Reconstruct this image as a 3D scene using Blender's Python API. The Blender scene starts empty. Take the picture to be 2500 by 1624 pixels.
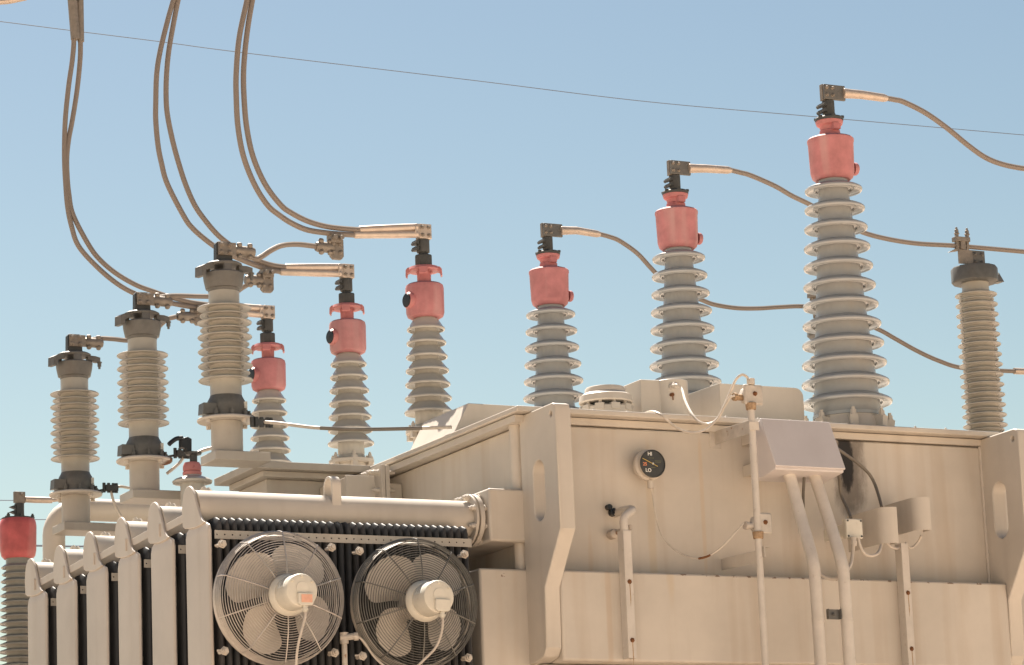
import bpy, bmesh, math, random
import numpy as np
from mathutils import Vector, Matrix
random.seed(7)
SC = bpy.context.scene
COL = SC.collection
PI = math.pi

# ------------------------------------------------------------------ camera, sky, sun, exposure
CAM_PITCH, CAM_ROLL, CAM_YAW, CAM_F = math.radians(12.15), math.radians(2.35), math.radians(27.1), 8000.0
CAM = np.array([-7.611, -14.790, 1.6])
SUN_EL, SUN_AZ = math.radians(57.0), math.radians(7.0)      # azimuth from +Y towards +X
SKY_STRENGTH, SUN_STRENGTH, EXPOSURE = 0.05, 4.9, 1.58

_up = np.array([0, 0, 1.0])
_r0 = np.array([math.cos(CAM_YAW), -math.sin(CAM_YAW), 0]); _f0 = np.array([math.sin(CAM_YAW), math.cos(CAM_YAW), 0])
_fw = _f0 * math.cos(CAM_PITCH) + _up * math.sin(CAM_PITCH); _u1 = -_f0 * math.sin(CAM_PITCH) + _up * math.cos(CAM_PITCH)
_cr = _r0 * math.cos(CAM_ROLL) - _u1 * math.sin(CAM_ROLL); _cu = _r0 * math.sin(CAM_ROLL) + _u1 * math.cos(CAM_ROLL)
cd = bpy.data.cameras.new("camera"); cam = bpy.data.objects.new("camera", cd); COL.objects.link(cam)
cam.matrix_world = Matrix(((_cr[0], _cu[0], -_fw[0], CAM[0]), (_cr[1], _cu[1], -_fw[1], CAM[1]), (_cr[2], _cu[2], -_fw[2], CAM[2]), (0, 0, 0, 1)))
cd.sensor_fit = 'HORIZONTAL'; cd.sensor_width = 36.0; cd.lens = CAM_F / 2500 * 36; cd.clip_start = 0.5; cd.clip_end = 3000
SC.camera = cam
K = 2500 / 2380

def at(x, y, X=None, Y=None, Z=None, D=None):
    """survey point: sight line through a photo pixel (2380 wide) met with a real plane of the site"""
    x *= K; y *= K
    d = _fw + _cr * (x - 1250) / CAM_F - _cu * (y - 812) / CAM_F
    if D is not None: return Vector(CAM + d * D)
    k, v = (0, X) if X is not None else (1, Y) if Y is not None else (2, Z)
    return Vector(CAM + d * (v - CAM[k]) / d[k])

w = bpy.data.worlds.new("World"); SC.world = w; w.use_nodes = True
nt = w.node_tree; nt.nodes.clear()
sky = nt.nodes.new('ShaderNodeTexSky'); sky.sky_type = 'NISHITA'; sky.sun_disc = False
sky.sun_elevation = SUN_EL; sky.sun_rotation = SUN_AZ; sky.altitude = 300; sky.air_density = 1.3; sky.dust_density = 0.8; sky.ozone_density = 1.5
bg = nt.nodes.new('ShaderNodeBackground'); bg.inputs[1].default_value = SKY_STRENGTH
wo = nt.nodes.new('ShaderNodeOutputWorld'); gm = nt.nodes.new('ShaderNodeGamma'); gm.inputs[1].default_value = 1.4; nt.links.new(sky.outputs[0], gm.inputs[0])
wb = nt.nodes.new('ShaderNodeMix'); wb.data_type = 'RGBA'; wb.blend_type = 'MULTIPLY'; wb.inputs[0].default_value = 1; wb.inputs[7].default_value = (0.412, 0.350, 0.276, 1)
nt.links.new(gm.outputs[0], wb.inputs[6]); nt.links.new(wb.outputs[2], bg.inputs[0]); nt.links.new(bg.outputs[0], wo.inputs[0])
sl = bpy.data.lights.new("sun", 'SUN'); sl.energy = SUN_STRENGTH; sl.angle = math.radians(0.5); sl.color = (1.0, 0.91, 0.80)
so = bpy.data.objects.new("sun", sl); COL.objects.link(so); so.location = (0, 10, 30)
S = Vector((math.sin(SUN_AZ) * math.cos(SUN_EL), math.cos(SUN_AZ) * math.cos(SUN_EL), math.sin(SUN_EL)))
so.rotation_euler = S.to_track_quat('Z', 'Y').to_euler()
vs = SC.view_settings; vs.view_transform = 'Standard'; vs.look = 'None'; vs.gamma = 1.0; vs.exposure = EXPOSURE; vs.use_curve_mapping = False
SC.cycles.max_bounces = 8; SC.cycles.diffuse_bounces = 5

# ------------------------------------------------------------------ materials
def mat(name, col, rough=0.5, metal=0.0, var=0.12, vscale=3.0, streak=0.0, dirt=(0.20, 0.13, 0.08), spots=0.0, spotcol=(0.09, 0.035, 0.015),
        bump=0.02, bscale=120.0, spec=0.4, extra=None):
    m = bpy.data.materials.new(name); m.use_nodes = True
    n = m.node_tree.nodes; l = m.node_tree.links; b = n['Principled BSDF']
    b.inputs['Roughness'].default_value = rough; b.inputs['Metallic'].default_value = metal
    b.inputs['Specular IOR Level'].default_value = spec
    geo = n.new('ShaderNodeNewGeometry')
    no = n.new('ShaderNodeTexNoise'); no.inputs['Scale'].default_value = vscale; no.inputs['Detail'].default_value = 6; no.inputs['Roughness'].default_value = 0.62
    l.new(geo.outputs['Position'], no.inputs['Vector'])
    mr = n.new('ShaderNodeMapRange'); mr.inputs[1].default_value = 0.3; mr.inputs[2].default_value = 0.7
    mr.inputs[3].default_value = 1 - var; mr.inputs[4].default_value = 1 + var * 0.6
    l.new(no.outputs[0], mr.inputs[0])
    mx = n.new('ShaderNodeMix'); mx.data_type = 'RGBA'; mx.blend_type = 'MULTIPLY'; mx.inputs[0].default_value = 1
    mx.inputs[6].default_value = (*col, 1); l.new(mr.outputs[0], mx.inputs[7])
    out = mx.outputs[2]
    def layer(prev, fac, c):
        k = n.new('ShaderNodeMix'); k.data_type = 'RGBA'; l.new(fac, k.inputs[0]); l.new(prev, k.inputs[6]); k.inputs[7].default_value = (*c, 1)
        return k.outputs[2]
    def noise(scale, vec, lo, hi, amt, detail=5):
        mp = n.new('ShaderNodeMapping'); mp.inputs['Scale'].default_value = vec; l.new(geo.outputs['Position'], mp.inputs['Vector'])
        q = n.new('ShaderNodeTexNoise'); q.inputs['Scale'].default_value = scale; q.inputs['Detail'].default_value = detail; l.new(mp.outputs[0], q.inputs['Vector'])
        r = n.new('ShaderNodeMapRange'); r.inputs[1].default_value = lo; r.inputs[2].default_value = hi; r.inputs[4].default_value = amt
        l.new(q.outputs[0], r.inputs[0]); return r.outputs[0]
    if streak: out = layer(out, noise(9, (1, 1, 0.06), 0.5, 0.78, streak), dirt)
    if spots: out = layer(out, noise(26, (1, 1, 1), 0.66, 0.72, spots, 3), spotcol)
    if extra: out = extra(n, l, geo, out, layer)
    l.new(out, b.inputs['Base Color'])
    if bump:
        q = n.new('ShaderNodeTexNoise'); q.inputs['Scale'].default_value = bscale; q.inputs['Detail'].default_value = 4; l.new(geo.outputs['Position'], q.inputs['Vector'])
        bp = n.new('ShaderNodeBump'); bp.inputs['Strength'].default_value = bump * 5; bp.inputs['Distance'].default_value = 0.004
        l.new(q.outputs[0], bp.inputs['Height']); l.new(bp.outputs[0], b.inputs['Normal'])
    return m

def wall_marks(n, l, geo, out, layer):
    """the oily black burn mark behind the control cabinet and a few rust runs, at their own places on the tank wall"""
    sx = n.new('ShaderNodeSeparateXYZ'); l.new(geo.outputs['Position'], sx.inputs[0])
    def mth(op, a, b=None, c=None):
        k = n.new('ShaderNodeMath'); k.operation = op
        for i, v in enumerate((a, b, c)):
            if v is None: continue
            if isinstance(v, (int, float)): k.inputs[i].default_value = v
            else: l.new(v, k.inputs[i])
        return k.outputs[0]
    nz = n.new('ShaderNodeTexNoise'); nz.inputs['Scale'].default_value = 14; nz.inputs['Detail'].default_value = 6; nz.inputs['Roughness'].default_value = 0.7
    mp = n.new('ShaderNodeMapping'); mp.inputs['Scale'].default_value = (1.6, 1, 0.6); l.new(geo.outputs['Position'], mp.inputs['Vector']); l.new(mp.outputs[0], nz.inputs['Vector'])
    wob = mth('MULTIPLY', mth('SUBTRACT', nz.outputs[0], 0.5), 1.5)
    def blob(cx, cz, rx, rz, soft, amt, c, o, w=1.0):
        a = mth('POWER', mth('ABSOLUTE', mth('DIVIDE', mth('SUBTRACT', sx.outputs[0], cx), rx)), 2.0)
        d = mth('POWER', mth('ABSOLUTE', mth('DIVIDE', mth('SUBTRACT', sx.outputs[2], cz), rz)), 4.0)
        v = mth('ADD', mth('ADD', a, d), mth('MULTIPLY', wob, w))
        r = n.new('ShaderNodeMapRange'); r.inputs[1].default_value = 1.0; r.inputs[2].default_value = 1.0 - soft; r.inputs[3].default_value = 0; r.inputs[4].default_value = amt
        r.interpolation_type = 'SMOOTHSTEP'
        l.new(v, r.inputs[0]); return layer(o, r.outputs[0], c)
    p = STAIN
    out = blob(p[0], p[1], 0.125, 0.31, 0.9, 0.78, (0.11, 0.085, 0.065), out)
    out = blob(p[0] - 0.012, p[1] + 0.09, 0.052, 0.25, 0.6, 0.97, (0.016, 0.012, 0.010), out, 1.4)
    out = blob(1.045, 4.30, 0.016, 0.42, 0.9, 0.25, (0.55, 0.36, 0.17), out, 0.5)
    cn = n.new('ShaderNodeTexNoise'); cn.inputs['Scale'].default_value = 22; cn.inputs['Detail'].default_value = 4; l.new(geo.outputs['Position'], cn.inputs['Vector'])
    band = mth('LESS_THAN', mth('ABSOLUTE', mth('SUBTRACT', sx.outputs[2], LEDGE_Z - 0.004)), 0.009)
    out = layer(out, mth('MULTIPLY', mth('MULTIPLY', band, mth('GREATER_THAN', cn.outputs[0], 0.60)), 0.75), (0.16, 0.09, 0.05))
    out = blob(1.62, 3.7, 0.05, 0.5, 0.9, 0.25, (0.38, 0.29, 0.20), out, 0.8); out = blob(1.98, 3.68, 0.035, 0.5, 0.9, 0.22, (0.40, 0.30, 0.21), out, 0.8)
    out = blob(0.36, 3.72, 0.02, 0.5, 0.9, 0.28, (0.46, 0.31, 0.18), out, 0.6); out = blob(2.55, 4.3, 0.06, 0.6, 0.9, 0.22, (0.40, 0.30, 0.20), out, 0.8)
    out = blob(0.73, 4.2, 0.03, 0.5, 0.9, 0.22, (0.50, 0.33, 0.12), out, 0.5)
    return out
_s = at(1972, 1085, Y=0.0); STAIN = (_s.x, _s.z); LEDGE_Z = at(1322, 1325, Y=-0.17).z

M = {}
PAINT = (0.555, 0.50, 0.43)
M['paint'] = mat('tan_paint', PAINT, 0.42, 0, 0.10, 2.2, streak=0.16, spots=0.0, bump=0.012, bscale=60)
M['wall'] = mat('tank_wall_paint', PAINT, 0.42, 0, 0.13, 1.6, streak=0.42, dirt=(0.38, 0.27, 0.17), spots=0.0, bump=0.10, bscale=5, extra=wall_marks)
M['paint_rusty'] = mat('weathered_paint', (0.52, 0.47, 0.41), 0.5, 0, 0.22, 14, streak=0.45, dirt=(0.36, 0.22, 0.12), spots=0.85, spotcol=(0.27, 0.14, 0.07), bump=0.03, bscale=150)
M['conduit'] = mat('conduit_paint', (0.58, 0.53, 0.47), 0.42, 0, 0.12, 8, streak=0.2, spots=0.25, spotcol=(0.28, 0.20, 0.14), bump=0.015)
M['cabinet'] = mat('cabinet_paint', (0.60, 0.55, 0.53), 0.4, 0, 0.05, 4, streak=0.06, bump=0.01)
M['porcelain'] = mat('grey_porcelain', (0.335, 0.345, 0.345), 0.22, 0, 0.08, 9, streak=0.22, dirt=(0.40, 0.32, 0.22), bump=0.006, spec=0.6)
M['lvporcelain'] = mat('pale_porcelain', (0.43, 0.41, 0.37), 0.25, 0, 0.08, 9, streak=0.18, dirt=(0.42, 0.32, 0.20), bump=0.006, spec=0.6)
M['rubber'] = mat('grey_shed_rubber', (0.38, 0.36, 0.315), 0.35, 0, 0.10, 9, streak=0.25, dirt=(0.36, 0.28, 0.18), bump=0.01, spec=0.5)
M['farporcelain'] = mat('dark_grey_porcelain', (0.26, 0.25, 0.22), 0.3, 0, 0.1, 6, streak=0.2, bump=0.006)
M['red'] = mat('faded_red_paint', (0.455, 0.18, 0.185), 0.65, 0, 0.24, 10, streak=0.85, dirt=(0.48, 0.31, 0.295), spots=0.0, bump=0.02)
M['redspot'] = mat('chipped_red_paint', (0.46, 0.17, 0.17), 0.5, 0, 0.16, 9, streak=0.30, dirt=(0.50, 0.26, 0.2), spots=0.5, spotcol=(0.22, 0.05, 0.04), bump=0.02)
M['redold'] = mat('sun_bleached_red_paint', (0.52, 0.11, 0.11), 0.55, 0, 0.3, 7, streak=0.6, dirt=(0.5, 0.32, 0.28), bump=0.02)
M['alu'] = mat('weathered_aluminium_strand', (0.235, 0.195, 0.165), 0.6, 0.15, 0.06, 2.5, bump=0.0)
M['lug'] = mat('pressed_aluminium', (0.56, 0.46, 0.38), 0.45, 0.45, 0.16, 18, bump=0.02)
M['pad'] = mat('dull_cast_metal', (0.25, 0.215, 0.18), 0.5, 0.35, 0.22, 30, bump=0.04)
M['dark'] = mat('dark_grey_casting', (0.055, 0.057, 0.056), 0.5, 0.1, 0.2, 20, bump=0.03)
M['midgrey'] = mat('weathered_dark_grey_metal', (0.115, 0.115, 0.108), 0.5, 0.1, 0.22, 18, streak=0.2, bump=0.03)
M['casting'] = mat('grey_casting', (0.145, 0.14, 0.13), 0.5, 0.2, 0.18, 16, streak=0.2, bump=0.04)
M['black'] = mat('black_plastic', (0.02, 0.022, 0.026), 0.4, 0, 0.2, 20, bump=0.01)
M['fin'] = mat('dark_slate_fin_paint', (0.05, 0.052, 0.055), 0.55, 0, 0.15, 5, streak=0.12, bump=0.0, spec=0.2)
M['finpanel'] = mat('tan_end_panel_paint', (0.55, 0.49, 0.425), 0.42, 0, 0.10, 2.5, streak=0.28, dirt=(0.40, 0.31, 0.22), bump=0.012, bscale=40)
M['steel'] = mat('galvanised_wire', (0.50, 0.46, 0.42), 0.38, 0.55, 0.2, 30, bump=0.0)
M['wire2'] = mat('dull_dark_wire', (0.17, 0.165, 0.15), 0.45, 0.4, 0.2, 30, bump=0.0)
M['blade'] = mat('fan_blade_paint', (0.54, 0.49, 0.43), 0.35, 0.0, 0.12, 8, streak=0.15, bump=0.01)
M['motor'] = mat('cream_motor_paint', (0.66, 0.62, 0.53), 0.38, 0, 0.10, 12, streak=0.12, spots=0.12, spotcol=(0.4, 0.26, 0.12), bump=0.01)
M['rust'] = mat('rusty_iron', (0.20, 0.085, 0.035), 0.75, 0.1, 0.5, 60, bump=0.06)
M['ochre'] = mat('rusty_fitting', (0.40, 0.27, 0.16), 0.6, 0.2, 0.4, 60, bump=0.06)
M['cable'] = mat('pale_cable_jacket', (0.55, 0.49, 0.42), 0.4, 0, 0.2, 14, streak=0.0, bump=0.0)
M['cabledark'] = mat('dark_cable_jacket', (0.16, 0.14, 0.115), 0.5, 0, 0.2, 14, bump=0.0)  # dark cable jackets, and the shade laid on the long lead
M['dial'] = mat('dark_blue_dial', (0.003, 0.018, 0.038), 0.6, 0, 0.2, 10, bump=0.0)
M['white'] = mat('white_lettering', (0.8, 0.78, 0.72), 0.5, 0, 0.02, 5, bump=0.0)
M['yellow'] = mat('yellow_needle', (0.75, 0.55, 0.14), 0.4, 0, 0.05, 5, bump=0.0)
M['print'] = mat('dull_olive_print', (0.13, 0.13, 0.075), 0.6, 0, 0.3, 400, bump=0.0)
M['orange'] = mat('orange_label', (0.78, 0.28, 0.13), 0.5, 0, 0.10, 40, bump=0.0)
M['pinkplate'] = mat('faded_orange_plate', (0.76, 0.42, 0.30), 0.5, 0, 0.10, 40, bump=0.0)
M['label'] = mat('worn_label', (0.70, 0.69, 0.62), 0.4, 0, 0.25, 60, bump=0.0)
M['wirefar'] = mat('distant_wire', (0.10, 0.13, 0.18), 0.6, 0.2, 0.1, 1, bump=0.0)
M['gravel'] = mat('pale_gravel', (0.60, 0.475, 0.37), 0.9, 0, 0.25, 6, spots=0.3, spotcol=(0.30, 0.24, 0.18), bump=0.10, bscale=35)
M['bounce_dark'] = mat('bounce_damper_stone', (0.17, 0.145, 0.12), 0.9, 0, 0.3, 8, bump=0.1, bscale=30)  # for the added, unseen slab that dampens ground bounce
M['grey_paint'] = mat('grey_tan_paint', (0.42, 0.385, 0.335), 0.45, 0, 0.10, 4, streak=0.2, bump=0.012)  # greyer, darker paint for pedestals, shelves, throat, spacer strips and label stripes
M['concrete'] = mat('concrete', (0.42, 0.38, 0.32), 0.85, 0, 0.15, 3, bump=0.05)

# ------------------------------------------------------------------ mesh helpers
class MB:
    def __init__(s): s.v = []; s.f = []
    def add(s, vs_, fs_):
        o = len(s.v); s.v += [Vector(p) for p in vs_]; s.f += [tuple(i + o for i in f) for f in fs_]; return s
    def box(s, a, b):
        x0, y0, z0 = a; x1, y1, z1 = b
        return s.add([(x0, y0, z0), (x1, y0, z0), (x1, y1, z0), (x0, y1, z0), (x0, y0, z1), (x1, y0, z1), (x1, y1, z1), (x0, y1, z1)],
                     [(0, 3, 2, 1), (4, 5, 6, 7), (0, 1, 5, 4), (1, 2, 6, 5), (2, 3, 7, 6), (3, 0, 4, 7)])
    def bar(s, p, q, wx, wy, ref=(0, 0, 1)):
        p = Vector(p); q = Vector(q); d = (q - p).normalized(); r = d.cross(Vector(ref))
        if r.length < 1e-5: r = d.cross(Vector((1, 0, 0)))
        r.normalize(); u = r.cross(d); r = r * wx / 2; u = u * wy / 2
        return s.add([p - r - u, p + r - u, p + r + u, p - r + u, q - r - u, q + r - u, q + r + u, q - r + u],
                     [(0, 3, 2, 1), (4, 5, 6, 7), (0, 1, 5, 4), (1, 2, 6, 5), (2, 3, 7, 6), (3, 0, 4, 7)])
    def prism(s, poly, ext):
        ext = Vector(ext); n = len(poly); P = [Vector(p) for p in poly]
        return s.add(P + [p + ext for p in P], [tuple(range(n - 1, -1, -1)), tuple(range(n, 2 * n))] + [(i, (i + 1) % n, n + (i + 1) % n, n + i) for i in range(n)])
    def lathe(s, prof, c=(0, 0, 0), axis='Z', n=48, d=None):
        """prof: (radius, height) pairs along the axis"""
        c = Vector(c)
        if d is None: d = {'Z': Vector((0, 0, 1)), 'X': Vector((1, 0, 0)), 'Y': Vector((0, 1, 0)), '-Y': Vector((0, -1, 0)), '-X': Vector((-1, 0, 0))}[axis]
        d = Vector(d).normalized(); a = d.orthogonal().normalized(); b = d.cross(a)
        V = []; F = []
        for r, h in prof:
            r = max(r, 1e-5)
            for i in range(n):
                t = 2 * PI * i / n; V.append(c + d * h + a * (r * math.cos(t)) + b * (r * math.sin(t)))
        for j in range(len(prof) - 1):
            for i in range(n):
                k = (i + 1) % n; F.append((j * n + i, j * n + k, (j + 1) * n + k, (j + 1) * n + i))
        F.append(tuple(range(n - 1, -1, -1))); F.append(tuple((len(prof) - 1) * n + i for i in range(n)))
        return s.add(V, F)
    def cyl(s, p, q, r, r2=None, n=20):
        p = Vector(p); q = Vector(q); return s.lathe([(r, 0), (r if r2 is None else r2, (q - p).length)], p, n=n, d=q - p)
    def tube(s, pts, r, n=10, closed=False, cap=True):
        P = [Vector(p) for p in pts]; m = len(P); R = r if hasattr(r, '__len__') else [r] * m
        T = []
        for i in range(m):
            a = P[(i - 1) % m] if (closed or i > 0) else P[i]; b = P[(i + 1) % m] if (closed or i < m - 1) else P[i]
            T.append((b - a).normalized())
        u = T[0].orthogonal().normalized(); V = []; F = []
        for i in range(m):
            u = (u - T[i] * u.dot(T[i])).normalized(); v = T[i].cross(u)
            for j in range(n):
                t = 2 * PI * j / n; V.append(P[i] + (u * math.cos(t) + v * math.sin(t)) * R[i])
        for i in range(m if closed else m - 1):
            k = (i + 1) % m
            for j in range(n): F.append((i * n + j, i * n + (j + 1) % n, k * n + (j + 1) % n, k * n + j))
        if cap and not closed: F += [tuple(range(n - 1, -1, -1)), tuple((m - 1) * n + j for j in range(n))]
        return s.add(V, F)
    def bolt(s, p, d, r=0.011, h=0.012):
        d = Vector(d).normalized(); s.lathe([(r * 1.35, 0), (r * 1.35, h * .25), (r, h * .25), (r, h), (r * .6, h), (r * .6, h * 1.5)], p, n=6, d=d); return s
    def build(s, name, m, parent=None, bevel=0.0, smooth=35, loc=None):
        o_ = Vector(loc) if loc is not None else (parent_loc(parent) if parent else Vector((0, 0, 0)))
        me = bpy.data.meshes.new(name); me.from_pydata([tuple(v - o_) for v in s.v], [], s.f)
        bm = bmesh.new(); bm.from_mesh(me); bmesh.ops.recalc_face_normals(bm, faces=bm.faces); bm.to_mesh(me); bm.free()
        me.polygons.foreach_set('use_smooth', [True] * len(me.polygons)); me.set_sharp_from_angle(angle=math.radians(smooth))
        o = bpy.data.objects.new(name, me); COL.objects.link(o); me.materials.append(M[m])
        if parent: o.parent = parent
        else: o.location = o_
        if bevel:
            b = o.modifiers.new('edge', 'BEVEL'); b.width = bevel; b.segments = 2; b.limit_method = 'ANGLE'; b.angle_limit = math.radians(40); b.harden_normals = False
        return o

def parent_loc(p):
    v = Vector((0, 0, 0))
    while p: v = v + p.location; p = p.parent
    return v
def tag(o, label, cat, group=None):
    o['label'] = label; o['category'] = cat
    if group: o['group'] = group
    return o
def thing(name, loc, label, cat, group=None):
    o = bpy.data.objects.new(name, None); COL.objects.link(o); o.location = loc; o.empty_display_size = 0.1
    return tag(o, label, cat, group)
def dup(root, loc, label):
    """copy of a thing with its parts and sub-parts"""
    r = root.copy(); COL.objects.link(r); r.location = loc; r['label'] = label
    def rec(a, b):
        for ch in list(a.children):
            c = ch.copy(); COL.objects.link(c); c.parent = b; c.matrix_parent_inverse = ch.matrix_parent_inverse; rec(ch, c)
    rec(root, r); return r

def spline(pts, n=8):
    P = [Vector(p) for p in pts]; out = []
    P = [P[0] * 2 - P[1]] + P + [P[-1] * 2 - P[-2]]
    for i in range(1, len(P) - 2):
        a, b, c, d = P[i - 1:i + 3]
        for k in range(n):
            t = k / n
            out.append(0.5 * ((2 * b) + (c - a) * t + (2 * a - 5 * b + 4 * c - d) * t * t + (3 * b - a - 3 * c + d) * t ** 3))
    out.append(P[-2]); return out
def px(lst, Y=None, n=8, **kw):
    return spline([at(q[0], q[1], Y=(q[2] if len(q) > 2 else Y), **kw) for q in lst], n)

def plate(outer, holes, thick, frame):
    """flat plate with holes: outlines in 2D, frame=(origin, u, v, n)"""
    o, u, v, nn = [Vector(q) for q in frame]; bm = bmesh.new(); es = []
    for loop in [outer] + holes:
        vs_ = [bm.verts.new(o + u * a + v * b) for a, b in loop]
        es += [bm.edges.new((vs_[i], vs_[(i + 1) % len(vs_)])) for i in range(len(vs_))]
    bmesh.ops.triangle_fill(bm, use_beauty=True, use_dissolve=True, edges=es)
    r = bmesh.ops.extrude_face_region(bm, geom=bm.faces[:])
    bmesh.ops.translate(bm, vec=nn * thick, verts=[q for q in r['geom'] if isinstance(q, bmesh.types.BMVert)])
    bm.verts.index_update(); s = MB(); s.add([q.co.copy() for q in bm.verts], [tuple(q.index for q in f.verts) for f in bm.faces]); bm.free(); return s
def circle2(cx, cy, r, n=20): return [(cx + r * math.cos(2 * PI * i / n), cy + r * math.sin(2 * PI * i / n)) for i in range(n)]
def stadium(cx, y0, y1, r, n=10):
    return [(cx + r * math.cos(PI * i / n), y1 - r + r * math.sin(PI * i / n)) for i in range(n + 1)] + [(cx - r * math.cos(PI * i / n), y0 + r - r * math.sin(PI * i / n)) for i in range(n + 1)]

# ------------------------------------------------------------------ ground
g = MB(); N = 24
g.add([(-600 + 1200 * i / N, -600 + 1200 * j / N, 0) for j in range(N + 1) for i in range(N + 1)],
      [(j * (N + 1) + i, j * (N + 1) + i + 1, (j + 1) * (N + 1) + i + 1, (j + 1) * (N + 1) + i) for j in range(N) for i in range(N)])
o = g.build('ground', 'gravel'); o['kind'] = 'structure'
o = MB().box((-14, -2.4, -0.15), (14, 24, 0.05)).build('bounce_damper', 'bounce_dark', bevel=0.02); o['kind'] = 'structure'  # added out of view: dark slab cutting ground bounce under arresters and shelves
o = MB().box((-0.4, -0.3, 0.051), (3.3, 4.8, 0.25)).build('concrete_pad', 'concrete', bevel=0.02); o['kind'] = 'structure'

# ------------------------------------------------------------------ transformer tank
ZC = 4.775            # top of the tank cover
XL, XR = 0.0, 2.837   # left faces of the two lifting lugs
tank = thing('transformer_tank', (1.4, 2.2, 0.25), 'huge tan steel transformer tank with recessed front wall and bolted cover rim', 'transformer tank')
b = MB(); b.box((0.012, 0, 0.25), (XR + 0.06, 4.5, ZC - 0.075)); b.build('tank_wall', 'wall', tank, 0.01)
b = MB(); b.box((-0.075, -0.085, ZC - 0.03), (XR + 0.09, 4.56, ZC)); b.build('cover_plate', 'paint', tank, 0.006)
b = MB(); b.box((-0.055, -0.016, ZC - 0.07), (XR + 0.075, 4.54, ZC - 0.034))
for i in range(13): b.bolt((0.2 + i * 0.2, -0.03, ZC), (0, 0, 1), 0.010, 0.012)
b.build('rim_flange', 'paint', tank, 0.005)
b = MB(); b.cyl((0.012, 0.105, 0.3), (0.012, 0.105, ZC - 0.07), 0.038, n=24); b.build('corner_bead', 'paint', tank)
LY = -0.17
lz1 = at(1322, 1325, Y=LY).z; lz0 = at(1333, 1536, Y=LY).z
b = MB(); b.box((XL + 0.086, LY, lz0), (XR - 0.002, -0.001, lz1)); b.build('stiffening_ledge', 'wall', tank, 0.012)
b = MB(); b.box((XL + 0.03, -0.05, 2.2), (XR - 0.002, -0.001, lz0 - 0.004)); b.build('lower_wall_pad', 'paint', tank, 0.008)
def lug(x):
    out = [(0.035, 4.741), (-0.33, 4.745), (-0.36, 4.735), (-0.37, 4.70), (-0.37, 4.095), (-0.172, 3.825), (-0.164, 3.52), (-0.13, 3.475), (-0.03, 3.455), (0.035, 3.455)]
    s = plate(out, [stadium(-0.156, 4.168, 4.478, 0.062), circle2(-0.315, 4.690, 0.015, 14)], 0.088, ((x, 0, 0), (0, 1, 0), (0, 0, 1), (1, 0, 0)))
    return s.build('lifting_lug', 'paint', tank, 0.006)
lug(XL - 0.004); lug(XR)
b = MB(); q_ = [Vector((x, -0.002, lz1 + 0.006 + 0.0015 * math.sin(x * 90))) for x in np.linspace(XL + .09, XR - .004, 160)]; b.tube(q_, 0.006, 6); b.build('weld_bead', 'paint', tank)
b = MB(); q_ = [Vector((XR - 0.002, -0.006 + 0.001 * math.sin(z * 110), z)) for z in np.linspace(lz1 + .02, ZC - .075, 120)]; b.tube(q_, 0.008, 6); b.build('weld_bead', 'paint', tank)
# left wall: radiator manifold box and pilaster box
b = MB(); b.box((-0.20, 0.03, 4.085), (0.011, 2.95, 4.36)); b.build('radiator_manifold', 'wall', tank, 0.012)
b = MB(); b.box((-0.27, 0.03, 0.3), (0.011, 0.75, 3.945)); b.build('wall_pilaster', 'wall', tank, 0.012)
# flanged throat on the far left wall
b = MB(); b.box((-0.78, 1.74, 4.735), (-0.08, 2.35, 4.776)); b.build('throat_cover', 'grey_paint', tank, 0.004)
b = MB(); b.box((-0.71, 1.80, 4.70), (-0.16, 2.30, 4.734)); b.box((-0.66, 1.87, 4.2), (-0.16, 2.28, 4.699)); b.build('throat_box', 'grey_paint', tank, 0.005)
b = MB(); b.box((-0.34, 1.50, 4.2), (-0.165, 1.515, 4.672)); b.box((-0.34, 1.516, 4.2), (-0.325, 1.86, 4.66)); b.build('trough_panel', 'paint', tank, 0.003)
b = MB(); b.box((-0.150, 1.44, 4.15), (-0.128, 1.98, 4.728)); b.box((-0.124, 1.44, 4.15), (-0.10, 1.98, 4.724))
for z in (4.69, 4.59, 4.45): b.bolt((-0.150, 1.475, z), (-1, 0, 0), 0.013, 0.03); b.bolt((-0.1, 1.475, z), (1, 0, 0), 0.013, 0.03)
for y in (1.54, 1.62, 1.72): b.bolt((-0.150, y, 4.70), (-1, 0, 0), 0.013, 0.03)
b.build('throat_flange', 'paint', tank, 0.003)
b = MB(); b.box((-0.099, 1.52, 4.15), (0.012, 1.92, 4.64)); b.build('throat_neck', 'wall', tank, 0.006)

# sunlit hood on the cover
hd = thing('cover_hood', (0.5, 1.1, ZC), 'tan sheet hood with a sunlit sloping end on the tank cover behind the left lug', 'hood')
HY0, HY1 = 0.85, 1.42
t0 = at(1088, 937, Y=HY0); t1 = at(1245, 950, Y=HY0); zt = t0.z
b = MB(); b.prism([(0.0, HY0, ZC), (1.0, HY0, ZC), (0.95, HY0, zt), (t0.x, HY0, zt)], (0, HY1 - HY0, 0)); b.build('hood_shell', 'paint', hd, 0.004)
b = MB(); b.box((-0.02, HY0 - 0.03, ZC + 0.001), (1.02, HY1 + 0.03, ZC + 0.012)); b.build('hood_base', 'paint', hd, 0.002)

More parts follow.
